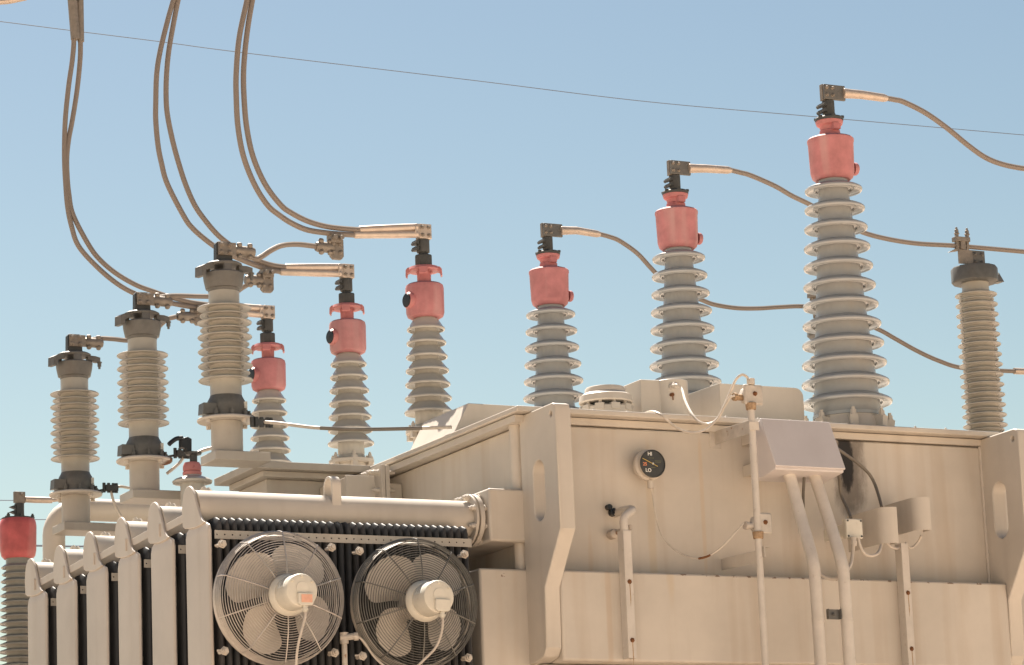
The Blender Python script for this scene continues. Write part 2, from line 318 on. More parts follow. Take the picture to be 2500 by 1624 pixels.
# ------------------------------------------------------------------ bushings
def sheds(core, rims, sag, edge, top):
    """profile from bottom to top: core(z) radius, rims [(z, R)]"""
    pr = []
    for z, R in rims:
        c = core(z)
        w_ = R - c
        pr += [(core(z - top), z - top * 0.9), (c + 0.002, z - sag * .15 - 0.003), (c + w_ * .20, z - sag * .22), (c + w_ * .24, z - sag * .25 - edge * .7), (c + w_ * .32, z - sag * .3 - edge * .7), (c + w_ * .37, z - sag * .38),
               (c + w_ * .70, z - sag * .72), (R - edge * 1.1, z - sag - edge * .15), (R - edge * .8, z - sag - edge * .5), (R - edge * .25, z - sag - edge * .35), (R, z - sag + edge * .35), (R - edge * .2, z - sag + edge * 1.0), (R - edge * .9, z - sag + edge * 1.5),
               (c + w_ * .5, z - sag * .45 + edge * 1.9), (c + 0.012, z + edge * 2.2), (c, z + top * .45)]
    return pr
def pad_bolts(mb, c, w, h, y, r=0.009):
    for sx in (-1, 1):
        for sz in (-1, 1): mb.bolt((c[0] + sx * w, y, c[2] + sz * h), (0, -1, 0), r, 0.012)

def make_hv(loc, label):
    t = thing('porcelain_bushing', loc, label, 'bushing', 'tall high voltage bushings on the tank cover')
    o = Vector(loc); Z0 = -0.099           # local base height of the turret below the bushing flange line
    zz = lambda y: (980 - y) * 0.002487     # photo row -> metres above the flange line
    L = lambda s, nm, m, par=t, bev=0: s_build(s, nm, m, par, o, bev)
    s = MB(); s.lathe([(0.255, Z0), (0.255, Z0 + 0.03), (0.215, Z0 + 0.031), (0.205, Z0 + 0.085), (0.19, Z0 + 0.11), (0.19, Z0 + 0.115)])
    for i in range(8):
        a = 2 * PI * i / 8 + 0.35; p = Vector((math.cos(a), math.sin(a), 0))
        s.bar(p * 0.19 + Vector((0, 0, Z0 + 0.07)), p * 0.255 + Vector((0, 0, Z0 + 0.06)), 0.045, 0.07); s.bolt(p * 0.235 + Vector((0, 0, Z0 + 0.095)), (0, 0, 1), 0.017, 0.03)
    L(s, 'mounting_flange', 'paint')
    zs = [0.112 + 0.1113 * i for i in range(12)]
    rim = [(z, 0.2545 - (0.2545 - 0.163) * i / 11) for i, z in enumerate(zs)]
    core = lambda z: 0.192 - (0.192 - 0.083) * min(1, max(0, z) / 1.34)
    s = MB(); s.lathe([(0.194, Z0 + 0.116), (0.194, 0.035), (0.190, 0.04)] + sheds(core, rim, 0.012, 0.013, 0.045) + [(0.083, 1.43)], n=72); L(s, 'insulator', 'porcelain')
    cz0, cz1 = 1.385, 1.630
    s = MB(); s.lathe([(0.08, cz0), (0.098, cz0), (0.116, cz0 + 0.016), (0.124, cz0 + 0.045), (0.129, cz1 - 0.03), (0.1325, cz1 - 0.02), (0.1325, cz1 - 0.008), (0.125, cz1), (0.09, cz1 + 0.012), (0.0, cz1 + 0.014)], n=56); c = L(s, 'oil_cap', 'red')
    s = MB(); s.lathe([(0.037, 0), (0.037, 0.02), (0.033, 0.026), (0.0, 0.028)], (0.125, -0.02, cz0 + 0.075), 'X', 24); L(s, 'sight_glass', 'red', c)
    s = MB(); s.lathe([(0.060, cz1 + 0.010), (0.058, cz1 + 0.045), (0.052, cz1 + 0.05), (0.058, cz1 + 0.070), (0.073, cz1 + 0.080), (0.078, cz1 + 0.094), (0.078, cz1 + 0.102)], n=32)
    s.box((-0.025, -0.085, cz1 + 0.04), (0.02, -0.04, cz1 + 0.075)); L(s, 'neck', 'redspot')
    s = MB(); s.lathe([(0.080, cz1 + 0.103), (0.082, cz1 + 0.116), (0.076, cz1 + 0.124), (0.03, cz1 + 0.126)], n=28)
    for i in range(6):
        a = i * PI / 3 + .3; s.lathe([(0.013, 0), (0.013, 0.012)], (0.074 * math.cos(a), 0.074 * math.sin(a), cz1 + 0.116), n=8)
    L(s, 'clamp_ring', 'dark')
    s = MB(); s.cyl((0, 0, cz1 + 0.126), (0, 0, cz1 + 0.140), 0.028, n=20); s.lathe([(0.034, cz1 + 0.136), (0.036, cz1 + 0.140), (0.036, cz1 + 0.222)], n=8)
    s.box((-0.052, -0.03, cz1 + 0.150), (-0.034, 0.03, cz1 + 0.168)); s.box((-0.052, -0.03, cz1 + 0.185), (-0.034, 0.03, cz1 + 0.203))
    for z in (0.159, 0.194): s.lathe([(0.011, -0.04), (0.011, 0.045)], (-0.043, 0, cz1 + z), 'Y', 8)
    st = L(s, 'terminal_stud', 'dark')
    s = MB(); s.box((-0.042, -0.012, cz1 + 0.223), (0.030, 0.016, cz1 + 0.318)); pad_bolts(s, (-0.006, 0, cz1 + 0.272), 0.019, 0.022, -0.0325)
    L(s, 'terminal_pad', 'pad', st, 0.003)
    return t
def s_build(s, nm, m, par, o, bev=0):
    s.v = [v + o for v in s.v]; return s.build(nm, m, par, bev)

HX = 2.2
hv = []
for (cx, cy, lab) in ((1275, 620, 'smallest looking tall grey bushing with faded red cap, left behind the round relief vent'),
                      (1571, 478, 'middle tall grey bushing with faded red cap, rising behind the curved sheet cover'),
                      (1929, 312, 'tallest and nearest grey bushing with faded red cap, its whole flange showing above the tank rim')):
    p = at(cx, cy, X=HX); hv.append(Vector((HX, p.y, 4.874 + (0.032, 0.016, 0.0)[len(hv)])))
HVL = ['smallest looking tall grey bushing with faded red cap, left behind the round relief vent',
       'middle tall grey bushing with faded red cap, rising behind the curved sheet cover',
       'tallest and nearest grey bushing with faded red cap, its flange showing above the tank rim']
h0 = make_hv(hv[0], HVL[0]); dup(h0, hv[1], HVL[1]); dup(h0, hv[2], HVL[2])

def make_lv(loc, label):
    t = thing('porcelain_bushing', loc, label, 'bushing', 'short low voltage bushings with hooked red tops')
    o = Vector(loc); L = lambda s, nm, m, par=t, bev=0: s_build(s, nm, m, par, o, bev)
    s = MB(); s.lathe([(0.14, 0), (0.14, 0.025), (0.095, 0.026), (0.095, 0.185), (0.135, 0.186), (0.135, 0.205), (0.085, 0.206), (0.085, 0.215)], n=40)
    for i in range(6):
        a = i * PI / 3 + .25; p = Vector((0.118 * math.cos(a), 0.118 * math.sin(a), 0.205)); s.bar(p - Vector((0, 0, 0.05)), p + Vector((0, 0, 0.012)), 0.03, 0.03); s.bolt(p + Vector((0, 0, 0.012)), (0, 0, 1), 0.011, 0.02)
    L(s, 'pedestal_flange', 'paint')
    zs = [0.318 + 0.0803 * i for i in range(7)]
    rim = [(z + 0.022, 0.139 - (0.139 - 0.109) * i / 6) for i, z in enumerate(zs)]
    core = lambda z: 0.080 - 0.019 * min(1, max(0, (z - 0.22) / 0.6))
    s = MB(); s.lathe([(0.082, 0.216), (0.082, 0.232), (0.0775, 0.236), (0.0775, 0.240), (0.080, 0.244)] + sheds(core, rim, 0.036, 0.010, 0.030) + [(0.058, 0.87)], n=64); L(s, 'insulator', 'lvporcelain')
    c0, c1 = 0.853, 1.052
    s = MB(); s.lathe([(0.058, c0), (0.085, c0), (0.102, c0 + 0.010), (0.109, c0 + 0.032), (0.110, c1 - 0.025), (0.106, c1 - 0.008), (0.095, c1), (0.05, c1 + 0.006), (0, c1 + 0.007)], n=48); c = L(s, 'oil_cap', 'red')
    dd = Vector((-0.985, -0.17, 0)).normalized(); q = dd * 0.104 + Vector((0, 0, c0 + 0.095))
    s = MB(); s.lathe([(0.050, -0.01), (0.050, 0.008), (0.044, 0.020), (0.041, 0.024), (0.040, 0.016)], q, d=dd, n=32); sg = L(s, 'sight_glass', 'redspot', c)
    s = MB(); s.lathe([(0.0405, 0.017), (0.036, 0.028), (0.0, 0.031)], q, d=dd, n=28); L(s, 'glass', 'black', sg)
    s = MB(); s.lathe([(0.040, c1 + 0.004), (0.040, c1 + 0.036), (0.040, c1 + 0.045), (0.041, c1 + 0.072), (0.086, c1 + 0.074), (0.091, c1 + 0.084), (0.084, c1 + 0.099), (0.03, c1 + 0.104)], n=36)
    for a in (0.47, PI + 0.47, 0.47 + PI / 2, 0.47 - PI / 2):      # hooked arms
        u = Vector((math.cos(a), -math.sin(a), 0)); vv = Vector((-u.y, u.x, 0)); pr = []
        for (r, z) in ((0.070, 0.100), (0.092, 0.097), (0.103, 0.084), (0.105, 0.050), (0.096, 0.042), (0.091, 0.066), (0.070, 0.075)): pr.append(u * r + Vector((0, 0, c1 + z)) - vv * 0.018)
        s.prism([q + vv * -0.006 for q in pr], vv * 0.048)
    for a in (2.1, 0.9): s.lathe([(0.006, 0), (0.006, 0.004)], (0.048 * math.cos(-a), 0.048 * math.sin(-a), c1 + 0.066), n=10, d=Vector((math.cos(-a), math.sin(-a), 0)))
    L(s, 'hooked_collar', 'redspot')
    s = MB(); s.lathe([(0.049, c1 + 0.105), (0.051, c1 + 0.112), (0.051, c1 + 0.166), (0.045, c1 + 0.172), (0.028, c1 + 0.173), (0.028, c1 + 0.185)], n=8); L(s, 'lock_nut', 'dark')
    s = MB(); s.lathe([(0.036, c1 + 0.186), (0.038, c1 + 0.190), (0.038, c1 + 0.261)], n=12)
    for z in (0.205, 0.240):
        s.box((-0.058, -0.025, c1 + z - 0.011), (-0.035, 0.025, c1 + z + 0.011)); s.lathe([(0.010, -0.035), (0.010, 0.035)], (-0.05, 0, c1 + z), 'Y', 8)
    st = L(s, 'terminal_stud', 'dark')
    s = MB(); s.box((-0.036, -0.012, c1 + 0.262), (0.042, 0.018, c1 + 0.350)); pad_bolts(s, (0.003, 0, c1 + 0.306), 0.020, 0.023, -0.036); L(s, 'terminal_pad', 'pad', st, 0.003)
    return t
LX = 0.25
lv = [Vector((LX, at(x, y, X=LX).y, ZC + dz)) for x, y, dz in ((623, 833, 0.026), (807, 743, 0.010), (986, 655, -0.006))]
LVL = ['red capped short bushing partly behind the third grey arrester, lowest in its row', 'red capped short bushing with hooked collar, middle one of three beside the arresters',
       'red capped short bushing with hooked collar, rightmost of three, beside the sunlit hood']
l0 = make_lv(lv[0], LVL[0]); dup(l0, lv[1], LVL[1]); dup(l0, lv[2], LVL[2])

# ------------------------------------------------------------------ surge arresters, left row
AX = -1.0
def make_arrester(loc, label):
    t = thing('surge_arrester', loc, label, 'surge arrester', 'grey surge arresters on shelf brackets')
    o = Vector(loc); L = lambda s, nm, m, par=t, bev=0: s_build(s, nm, m, par, o, bev)
    s = MB(); s.lathe([(0.087, 0.002), (0.087, 0.176)], n=40); s.lathe([(0.005, 0), (0.005, 0.003)], (-0.02, -0.086, 0.10), '-Y', 8); L(s, 'pedestal', 'grey_paint')
    s = MB(); s.lathe([(0.086, 0.177), (0.158, 0.178), (0.162, 0.183), (0.162, 0.190), (0.156, 0.196), (0.06, 0.197)], n=56)
    for a in (0.4, 1.97, 3.54, 5.1): s.lathe([(0.014, -0.02), (0.014, -0.001)], (0.14 * math.cos(a), 0.14 * math.sin(a), 0.178), n=6)
    L(s, 'base_flange', 'paint')
    s = MB(); s.lathe([(0.112, 0.198), (0.112, 0.222), (0.104, 0.224), (0.106, 0.262), (0.103, 0.292), (0.092, 0.312), (0.089, 0.318), (0.0885, 0.322)], n=40)
    s.prism([(-0.155, -0.045, 0.212), (-0.085, -0.07, 0.212), (-0.085, -0.07, 0.268), (-0.15, -0.045, 0.272)], (0.0, 0.075, 0.0))
    for a in (-0.3, -1.0, -1.7, -2.4, 0.5, 1.5, 2.5): s.bolt((0.125 * math.cos(a), 0.125 * math.sin(a), 0.197), (0, 0, 1), 0.012, 0.028)
    s.prism([(0.09, -0.03, 0.24), (0.135, -0.03, 0.20), (0.165, -0.03, 0.198), (0.165, -0.03, 0.206), (0.12, -0.03, 0.23), (0.10, -0.03, 0.27)], (0, 0.06, 0))
    cl = L(s, 'clamp_ring', 'midgrey')
    s = MB(); dl = Vector((0.72, -0.69, 0)); p = dl * 0.106 + Vector((0, 0, 0.258)); s.bar(p - Vector((0, 0, 0.022)), p + Vector((0, 0, 0.024)), 0.034, 0.004, ref=(-dl.y, dl.x, 0)); L(s, 'rating_tag', 'label', cl)
    zl = [0.408 + 0.0808 * i for i in range(6)]; rims = []
    for i, z in enumerate(zl):
        rims.append((z + 0.006, 0.150));
        if i < 5: rims.append((z + 0.046, 0.135))
    core = lambda z: 0.086
    s = MB(); s.lathe([(0.0885, 0.322), (0.0865, 0.326)] + sheds(core, rims, 0.007, 0.0045, 0.012) + [(0.085, 0.86), (0.085, 0.92)], n=64); L(s, 'shed_stack', 'rubber')
    s = MB(); s.lathe([(0.086, 0.905), (0.088, 0.921), (0.100, 0.924), (0.110, 0.97), (0.114, 1.005), (0.108, 1.012), (0.05, 1.013)], n=36)
    for a in (0.2, 1.77, 3.34, 4.91):
        u = Vector((math.cos(a - .3), math.sin(a - .3), 0)); s.bar(u * 0.098 + Vector((0, 0, 0.99)), u * 0.088 + Vector((0, 0, 1.052)), 0.045, 0.022, ref=u)
    s.lathe([(0.045, 1.048), (0.098, 1.049), (0.104, 1.055), (0.104, 1.062), (0.09, 1.070), (0.04, 1.072)], n=32)
    vv = Vector((0.2, -1, 0)).normalized()
    for sgn, zz in ((-1, 0.0), (1, -0.005)):
        u = Vector((sgn * 0.96, -0.28 * sgn, 0)).normalized() if sgn > 0 else Vector((-0.97, -0.25, 0)); v = Vector((-u.y, u.x, 0))
        pr = [u * r + Vector((0, 0, z + zz)) - v * 0.032 for r, z in ((0.085, 1.058), (0.14, 1.045), (0.168, 1.03), (0.170, 0.975), (0.145, 0.975), (0.138, 1.012), (0.085, 1.03))]
        if sgn > 0: pr = [u * r + Vector((0, 0, z + zz)) - v * 0.022 for r, z in ((0.085, 1.06), (0.13, 1.055), (0.16, 1.045), (0.16, 1.02), (0.13, 1.018), (0.085, 1.03))]
        s.prism(pr, v * (0.064 if sgn < 0 else 0.044))
    s.bolt((0.150, -0.04, 1.018), (0, 0, -1), 0.012, 0.03)
    L(s, 'top_casting', 'casting')
    s = MB(); s.prism([(-0.052, -0.03, 1.072), (0.046, -0.03, 1.072), (0.042, -0.03, 1.178), (0.03, -0.03, 1.188), (-0.040, -0.03, 1.188), (-0.050, -0.03, 1.175)], (0, 0.045, 0))
    L(s, 'terminal_pad', 'dark', None or t, 0.003)
    return t
ar = []
for x, y in ((176, 1150), (335, 1060), (527, 987)):
    p = at(x, y, X=AX); ar.append(Vector((AX, p.y, ZC)))
ARL = ['grey arrester with dark clamp ring, lowest and leftmost of three beside the bushings', 'grey arrester with dark clamp ring, second of three, rust on its base flange',
       'grey arrester with dark clamp ring, third and tallest looking, beside the red bushings']
a0 = make_arrester(ar[0], ARL[0]); a1 = dup(a0, ar[1], ARL[1]); a2 = dup(a0, ar[2], ARL[2])
s = MB(); V = []; F = []
for i in range(13):
    a = -0.75 + 1.15 * i / 12; w_ = 0.012 + 0.010 * math.sin(i * 2.1) + 0.012 * math.sin(PI * i / 12)
    for r, z in ((0.1634, 0.1915), (0.1634, 0.1825), (0.1585, 0.1772), (0.1585 - w_ * 1.6, 0.1770)): V.append(ar[1] + Vector((r * math.cos(a), r * math.sin(a), z)))
for i in range(12):
    for j in range(3): F.append((i * 4 + j, i * 4 + j + 1, i * 4 + j + 5, i * 4 + j + 4))
s.add(V, F); s.build('rust_patch', 'rust', a1)
for i, (p, lab, x1) in enumerate(((ar[0], 'tan shelf bracket under the leftmost grey arrester', 0.01), (ar[1], 'tan shelf bracket under the second grey arrester', 0.01), (ar[2], 'tan shelf bracket under the third arrester, reaching the throat box', -0.40))):
    t = thing('shelf_bracket', (AX, p.y, ZC - 0.06), lab, 'bracket', 'shelf brackets that carry the arresters')
    y0, y1 = p.y - 0.115, p.y + 0.11
    s = MB(); s.box((AX - 0.115, y0, ZC - 0.052), (x1 if i < 2 else -0.792, y1, ZC)); s.build('shelf_beam', 'grey_paint', t, 0.004)

# ------------------------------------------------------------------ right row arresters, beyond the tank
RX = 4.38
rp = at(2265, 640, X=RX); rq = at(1926, 768, Y=hv[0].y - 0.03)
def make_right_arrester(loc, label):
    t = thing('surge_arrester', loc, label, 'surge arrester', 'slim arresters beyond the right end of the tank')
    o = Vector(loc); L = lambda s, nm, m, par=t, bev=0: s_build(s, nm, m, par, o, bev)
    H = 1.25
    s = MB(); s.box((-0.12, -0.12, -5.0 + 0.9 - 0.2), (0.12, 0.12, -0.06)); L(s, 'support_post', 'paint')
    s = MB(); s.lathe([(0.14, -0.059), (0.14, -0.02), (0.10, -0.019), (0.10, 0.0)], n=32); L(s, 'base_flange', 'paint')
    n = 18; rims = []
    for i in range(n):
        z = 0.055 + i * 0.0655; rims += [(z + 0.004, 0.134 + 0.01 * (n - i) / n)]
        if i < n - 1: rims += [(z + 0.037, 0.112 + 0.01 * (n - i) / n)]
    s = MB(); s.lathe([(0.092, 0.001), (0.092, 0.01)] + sheds(lambda z: 0.090, rims, 0.007, 0.0045, 0.011) + [(0.086, H - 0.04), (0.086, H + 0.02)], n=56); L(s, 'shed_stack', 'rubber')
    s = MB(); z0, z1 = H - 0.005, H + 0.098
    s.lathe([(0.11, z0), (0.142, z0 + 0.002), (0.150, z0 + 0.010), (0.150, z1 - 0.010), (0.144, z1), (0.06, z1 + 0.001)], n=14)
    s.prism([(0.11, -0.09, z0), (0.185, -0.06, z0 + 0.012), (0.148, -0.06, z0 + 0.07)], (0, 0.07, 0)); s.box((-0.02, -0.01, z1), (0.09, 0.03, z1 + 0.02))
    L(s, 'top_ring', 'midgrey')
    s = MB(); s.box((-0.14, -0.045, z1 + 0.012), (-0.035, -0.03, z1 + 0.105)); L(s, 'terminal_plate', 'pad', t, 0.002)
    s = MB(); s.box((-0.034, -0.04, z1 + 0.002), (0.062, -0.012, z1 + 0.106)); pad_bolts(s, (0.012, 0, z1 + 0.055), 0.026, 0.026, -0.04, 0.012); L(s, 'bolted_pad', 'casting', t, 0.002)
    s = MB()
    for x in (-0.15, -0.07):
        s.bar((x, -0.035, z1 + 0.095), (x + 0.01, -0.035, z1 + 0.215), 0.022, 0.018); s.bolt((x + 0.01, -0.035, z1 + 0.205), (0, 0, 1), 0.014, 0.03)
    s.box((-0.125, -0.055, z1 + 0.106), (-0.09, -0.02, z1 + 0.16)); s.box((-0.165, -0.06, z1 + 0.155), (-0.055, -0.01, z1 + 0.185)); s.prism([(-0.15, -0.05, z1 + 0.09), (-0.215, -0.04, z1 + 0.08), (-0.16, -0.05, z1 + 0.107)], (0, 0.02, 0))
    L(s, 'cable_clamp', 'pad', t, 0.003)
    return t
zb = rp.z - (1.25 + 0.05)
r0 = make_right_arrester((RX, rp.y, zb), 'slim grey ribbed arrester with dark ring top at the right edge')
dup(r0, (rq.x, rq.y, zb), 'slim grey arrester almost hidden behind the tallest bushing')

# ------------------------------------------------------------------ overhead cables on the low voltage side
def barrel(mb, pts, r):
    P = [Vector(p) for p in pts]; mb.tube(P, r, 12)
def cable(name, label, cat, group, strands, r, Y, lugs, pady, padx, mats=('alu', 'lug')):
    c = px(strands[0], Y)[0]
    t = thing(name, c, label, cat, group)
    for st in strands: s = MB(); s.tube(px(st, Y), r, 10); s.build('conductor', mats[0], t)
    return t
def lug_tongue(t, y0, barrels, pad, Y, zc):
    """compression lug: tapered barrels running to one flat drilled tongue at the bushing pad"""
    s = MB()
    for (pts, r) in barrels: P = [at(a, b, Y=Y) for a, b in pts]; s.tube(P, r, 14)
    x0, x1, z0, z1 = pad; s.box((x0, y0 - 0.019, z0), (x1, y0 - 0.013, z1)); return s.build('compression_lug', 'lug', t, 0.002)

R2 = 0.0158
C3a = [(580, -40), (574, 0), (556, 87), (549, 168), (549, 224), (553, 294), (566, 364), (591, 428), (621, 476), (649, 500), (678, 519), (714, 534.5), (761, 542), (792, 544.5), (826, 546.5)]
C3b = [(594, -40), (586.6, 0), (577, 56), (570, 112), (566, 168), (567, 224), (573, 294), (588, 364), (616, 428), (652, 476), (678, 495.5), (714, 513.7), (753, 525.4), (792, 531), (838, 534.5)]
C2a = [(414, -40), (403, 0), (389, 50), (372, 120), (364, 174), (362, 238), (362, 280), (367, 336), (375, 378), (389, 428), (428.4, 504.6), (449, 532), (480, 559), (514, 582.6), (545, 597), (584, 613), (621, 626), (655, 632)]
C2b = [(424, -40), (414, 0), (403, 56), (392, 120), (387, 174), (386, 224), (389, 266), (400, 322), (414, 375), (431, 428), (452, 476), (475, 510), (506, 546), (540, 573), (574, 594), (605, 608), (636, 617), (668, 621)]
C1a = [(168, 30), (171.6, 90), (168, 140), (160, 196), (152.6, 266), (150, 322), (150, 378), (152.6, 428), (157, 480), (166, 525), (182, 571), (222, 617), (266, 655), (308, 680), (350, 694), (394, 704), (430, 711), (480, 719)]
C1b = [(186, 30), (187, 95), (186, 140), (179, 210), (168, 280), (160, 322), (155.4, 364), (156, 406), (160, 450), (170, 500), (207, 571), (234, 605.7), (271, 636.5), (315, 662), (352, 676), (394, 690), (440, 702), (490, 709)]
PG = 'paired cables hanging to the red topped bushings'
for i, (sa, sb, ba, bb, lab) in enumerate((
        (C1a, C1b, [(474, 719), (560, 726), (600, 727)], [(484, 709), (560, 717), (600, 719)], 'leftmost pair of grey cables, held by a pressed sleeve at the top edge'),
        (C2a, C2b, [(650, 632), (740, 638), (786, 637)], [(662, 621), (740, 624), (786, 626)], 'middle pair of grey cables curving down to the second red capped bushing'),
        (C3a, C3b, [(822, 546), (905, 549), (950, 546)], [(834, 534), (905, 534), (950, 533)], 'rightmost pair of cables, tan and dusty, curving to the third red bushing'))):
    p = lv[i]; Yp = p.y - 0.035
    t = thing('cable_pair', at(*sa[6], Y=Yp), lab, 'power cable', PG)
    for st in (sa, sb): s = MB(); s.tube(px(st, Yp), R2, 10); s.build('conductor', 'alu', t)
    z0 = p.z + 1.052 + 0.260; s = MB()
    for kk, bp in enumerate((ba, bb)):
        P = [at(a, c, Y=Yp) for a, c in bp]; P[2] = Vector((LX - 0.05, Yp, z0 + (0.024, 0.066)[kk])); P[1] = P[0].lerp(P[2], .62); P = [P[0], P[0].lerp(P[1], .04), P[1], P[2]]; s.tube(P, [0.0165, 0.0215, 0.0225, 0.021], 14)
    s.prism([(LX - 0.072, p.y - 0.058, z0 + 0.012), (LX - 0.03, p.y - 0.036, z0 + 0.004), (LX - 0.03, p.y - 0.036, z0 + 0.088), (LX - 0.072, p.y - 0.058, z0 + 0.080)], (0, 0.014, 0))
    s.box((LX - 0.031, p.y - 0.035, z0 + 0.003), (LX + 0.042, p.y - 0.014, z0 + 0.089)); s.build('compression_lug', 'lug', t, 0.003)
    if i == 0:
        s = MB()
        for a, c, r in (((166, -30), (176, 92), 0.031), ((186, -30), (188, 97), 0.021)): s.cyl(at(*a, Y=Yp), at(*c, Y=Yp), r, n=16)
        s.build('pressed_sleeve', 'pad', t)

def clamp_body(mb, p, d, ln=0.11, r=0.03):
    """bolted two-row cable clamp along direction d"""
    p = Vector(p); d = Vector(d).normalized(); mb.tube([p, p + d * ln * .15, p + d * ln * .85, p + d * ln], [r * .8, r, r, r * .8], 10)
    for k in (.25, .75):
        for sgn in (-1, 1):
            q = p + d * ln * k + Vector((0, -0.012, sgn * r * 0.9)); mb.lathe([(0.014, -0.016), (0.016, -0.008), (0.016, 0.012), (0.010, 0.018)], q, n=8, d=(0, -0.5, sgn)); mb.cyl(q + Vector((0, -.006, 0)), q + Vector((0, -.006, -sgn * r * 1.8)), 0.008, n=6)
def jumper(i, rod, Y0, Y1, endclamp, tpad, lab, ctop):
    """rod from an arrester's top pad to a clamp hung under the bushing cable"""
    pa = ar[i]; st = pa + Vector((0.05, -0.01, 1.145))
    t = thing('jumper_cable', st, lab, 'jumper cable', 'jumpers from the arresters to the bushing cables')
    s = MB(); n = len(rod); pts = [at(a, b, Y=Y0 + (Y1 - Y0) * k / (n - 1)) for k, (a, b) in enumerate(rod)]
    s.tube(spline([st] + pts, 8), 0.0155, 10); s.build('conductor', 'alu', t)
    s = MB(); s.box(st + Vector((-0.092, -0.034, -0.036)), st + Vector((0.012, -0.0205, 0.036))); pad_bolts(s, st + Vector((-0.050, 0, 0)), 0.024, 0.021, st.y - 0.034, 0.012); clamp_body(s, st + Vector((0.008, 0, 0)), (1, 0, -0.02), 0.125, 0.031); s.build('bolted_clamp', 'pad', t, 0.003)
    s = MB(); e = at(*endclamp[0], Y=Y1); f = at(*endclamp[1], Y=Y1); clamp_body(s, e, f - e, (f - e).length, 0.031); s.build('bolted_clamp', 'pad', t)
    s = MB(); c = at(*tpad, Y=Y1 - 0.02); s.prism([c + Vector((a, 0, b)) for a, b in ((-0.035, -0.045), (-0.018, -0.062), (0.03, -0.062), (0.042, -0.045), (0.042, 0.05), (-0.035, 0.05))], (0, 0.03, 0)); pad_bolts(s, c, 0.022, 0.024, c.y, 0.011)
    k = at(*ctop, Y=Y1); s.box(k + Vector((-0.035, -0.04, -0.045)), k + Vector((0.035, 0.03, 0.005)))
    for a in (-0.02, 0.02): s.lathe([(0.013, 0), (0.013, 0.03)], k + Vector((a, -0.04, -0.02)), '-Y', 8)
    s.build('hanging_clamp', 'pad', t, 0.004)
jumper(0, [(230, 787), (262, 788), (302, 791), (345, 780), (385, 745), (410, 736)], ar[0].y, lv[0].y - .03, ((412, 735), (455, 736)), (464, 733), 'straight jumper from the leftmost arrester, running behind the second one', (466, 715))
jumper(1, [(395, 688), (470, 689), (530, 688), (565, 668), (590, 653)], ar[1].y, lv[1].y - .03, ((570, 650), (610, 653)), (621, 655), 'jumper from the second arrester passing behind the third to a clamp', (618, 630))
jumper(2, [(590, 601), (607, 597), (630, 582), (655, 571), (690, 568), (736, 573)], ar[2].y, lv[2].y - .03, ((734, 573), (775, 577)), (783, 577), 'bent jumper arching up from the third arrester to the rightmost cable pair', (777, 549))

# ------------------------------------------------------------------ high voltage cables
HG = 'single cables on the tall bushings'
HC = [([(1392, 544), (1415, 550), (1440, 560), (1480, 588), (1510, 620), (1530, 640), (1575, 675), (1630, 697), (1660, 708), (1710, 716), (1760, 717), (1810, 714), (1860, 712), (1900, 716), (1960, 732), (2040, 765), (2080, 787), (2130, 815), (2180, 838), (2235, 855), (2330, 862), (2400, 864)],
       [(1300, 532), (1340, 536), (1395, 545)], 'cable from the smallest tall bushing, swooping behind both nearer bushings'),
      ([(1696, 395), (1720, 401), (1745, 408), (1800, 432), (1840, 455), (1885, 477), (1950, 515), (2005, 540), (2060, 555), (2130, 566), (2215, 571), (2300, 578), (2400, 587)],
       [(1598, 389), (1640, 392), (1700, 396)], 'cable from the middle tall bushing to the ringed arrester at right'),
      ([(2058, 228), (2080, 232), (2100, 237), (2150, 262), (2200, 297), (2250, 338), (2290, 366), (2330, 382), (2380, 392), (2440, 398)],
       [(1958, 216), (2000, 220), (2062, 229)], 'cable arching from the tallest bushing to the right edge, highest of its kind')]
for i, (st, br, lab) in enumerate(HC):
    p = hv[i]; Yp = p.y - 0.03; cz = 1.630
    t = thing('power_cable', at(*st[0], Y=Yp), lab, 'power cable', HG)
    s = MB(); s.tube(px(st, Yp), 0.0155, 10); s.build('conductor', 'alu', t)
    s = MB(); P = [at(a, c, Y=Yp) for a, c in br]; P[0] = Vector((HX + 0.085, Yp, p.z + cz + 0.27)); P = [P[0], P[0].lerp(P[1], .5), P[1], P[1].lerp(P[2], .85), P[2]]; s.tube(P, [0.030, 0.027, 0.026, 0.024, 0.017], 14)
    z0 = p.z + cz + 0.226
    lg = s.build('compression_lug', 'lug', t, 0.004); s = MB(); s.box((HX - 0.040, p.y - 0.033, z0), (HX + 0.10, p.y - 0.014, z0 + 0.088)); s.build('drilled_tongue', 'casting', lg, 0.004)
    if i == 0:
        s = MB(); s.cyl(at(2357, 862.5, Y=Yp), at(2420, 865, Y=Yp), 0.023, n=14); s.build('end_sleeve', 'lug', t)

# ------------------------------------------------------------------ far wires
def wire(pts, Y, r, label, name='overhead_wire'):
    s = MB(); P = px(pts, Y, 12); s.tube(P, r, 6); o = s.build(name, 'wirefar', loc=P[0]); return tag(o, label, 'wire')
wire([(-60, 43), (0, 50), (165, 71), (380, 98), (560, 122), (1100, 187), (1500, 236), (1900, 272), (2380, 314), (2440, 319)], 45, 0.0085, 'thin dark wire crossing the whole sky diagonally')
wire([(-60, 1162), (0, 1163), (160, 1164), (420, 1166)], 60, 0.011, 'thin horizontal wire low at the left edge, upper of two')
wire([(-60, 1206), (0, 1207), (200, 1208.5), (420, 1210)], 60, 0.011, 'thin horizontal wire just beneath the other at the lower left')
wire([(-60, 1267), (60, 1268), (160, 1270), (260, 1270)], 40, 0.018, 'thicker horizontal bus wire passing behind the big red capped bushing')
s = MB(); P = px([(-30, 9), (0, 4), (22, 2), (60, -6)], 4.0, 6); s.tube(P, 0.02, 8); tag(s.build('bus_conductor', 'lug', loc=P[0]), 'sliver of sunlit tan conductor at the top left corner', 'conductor')

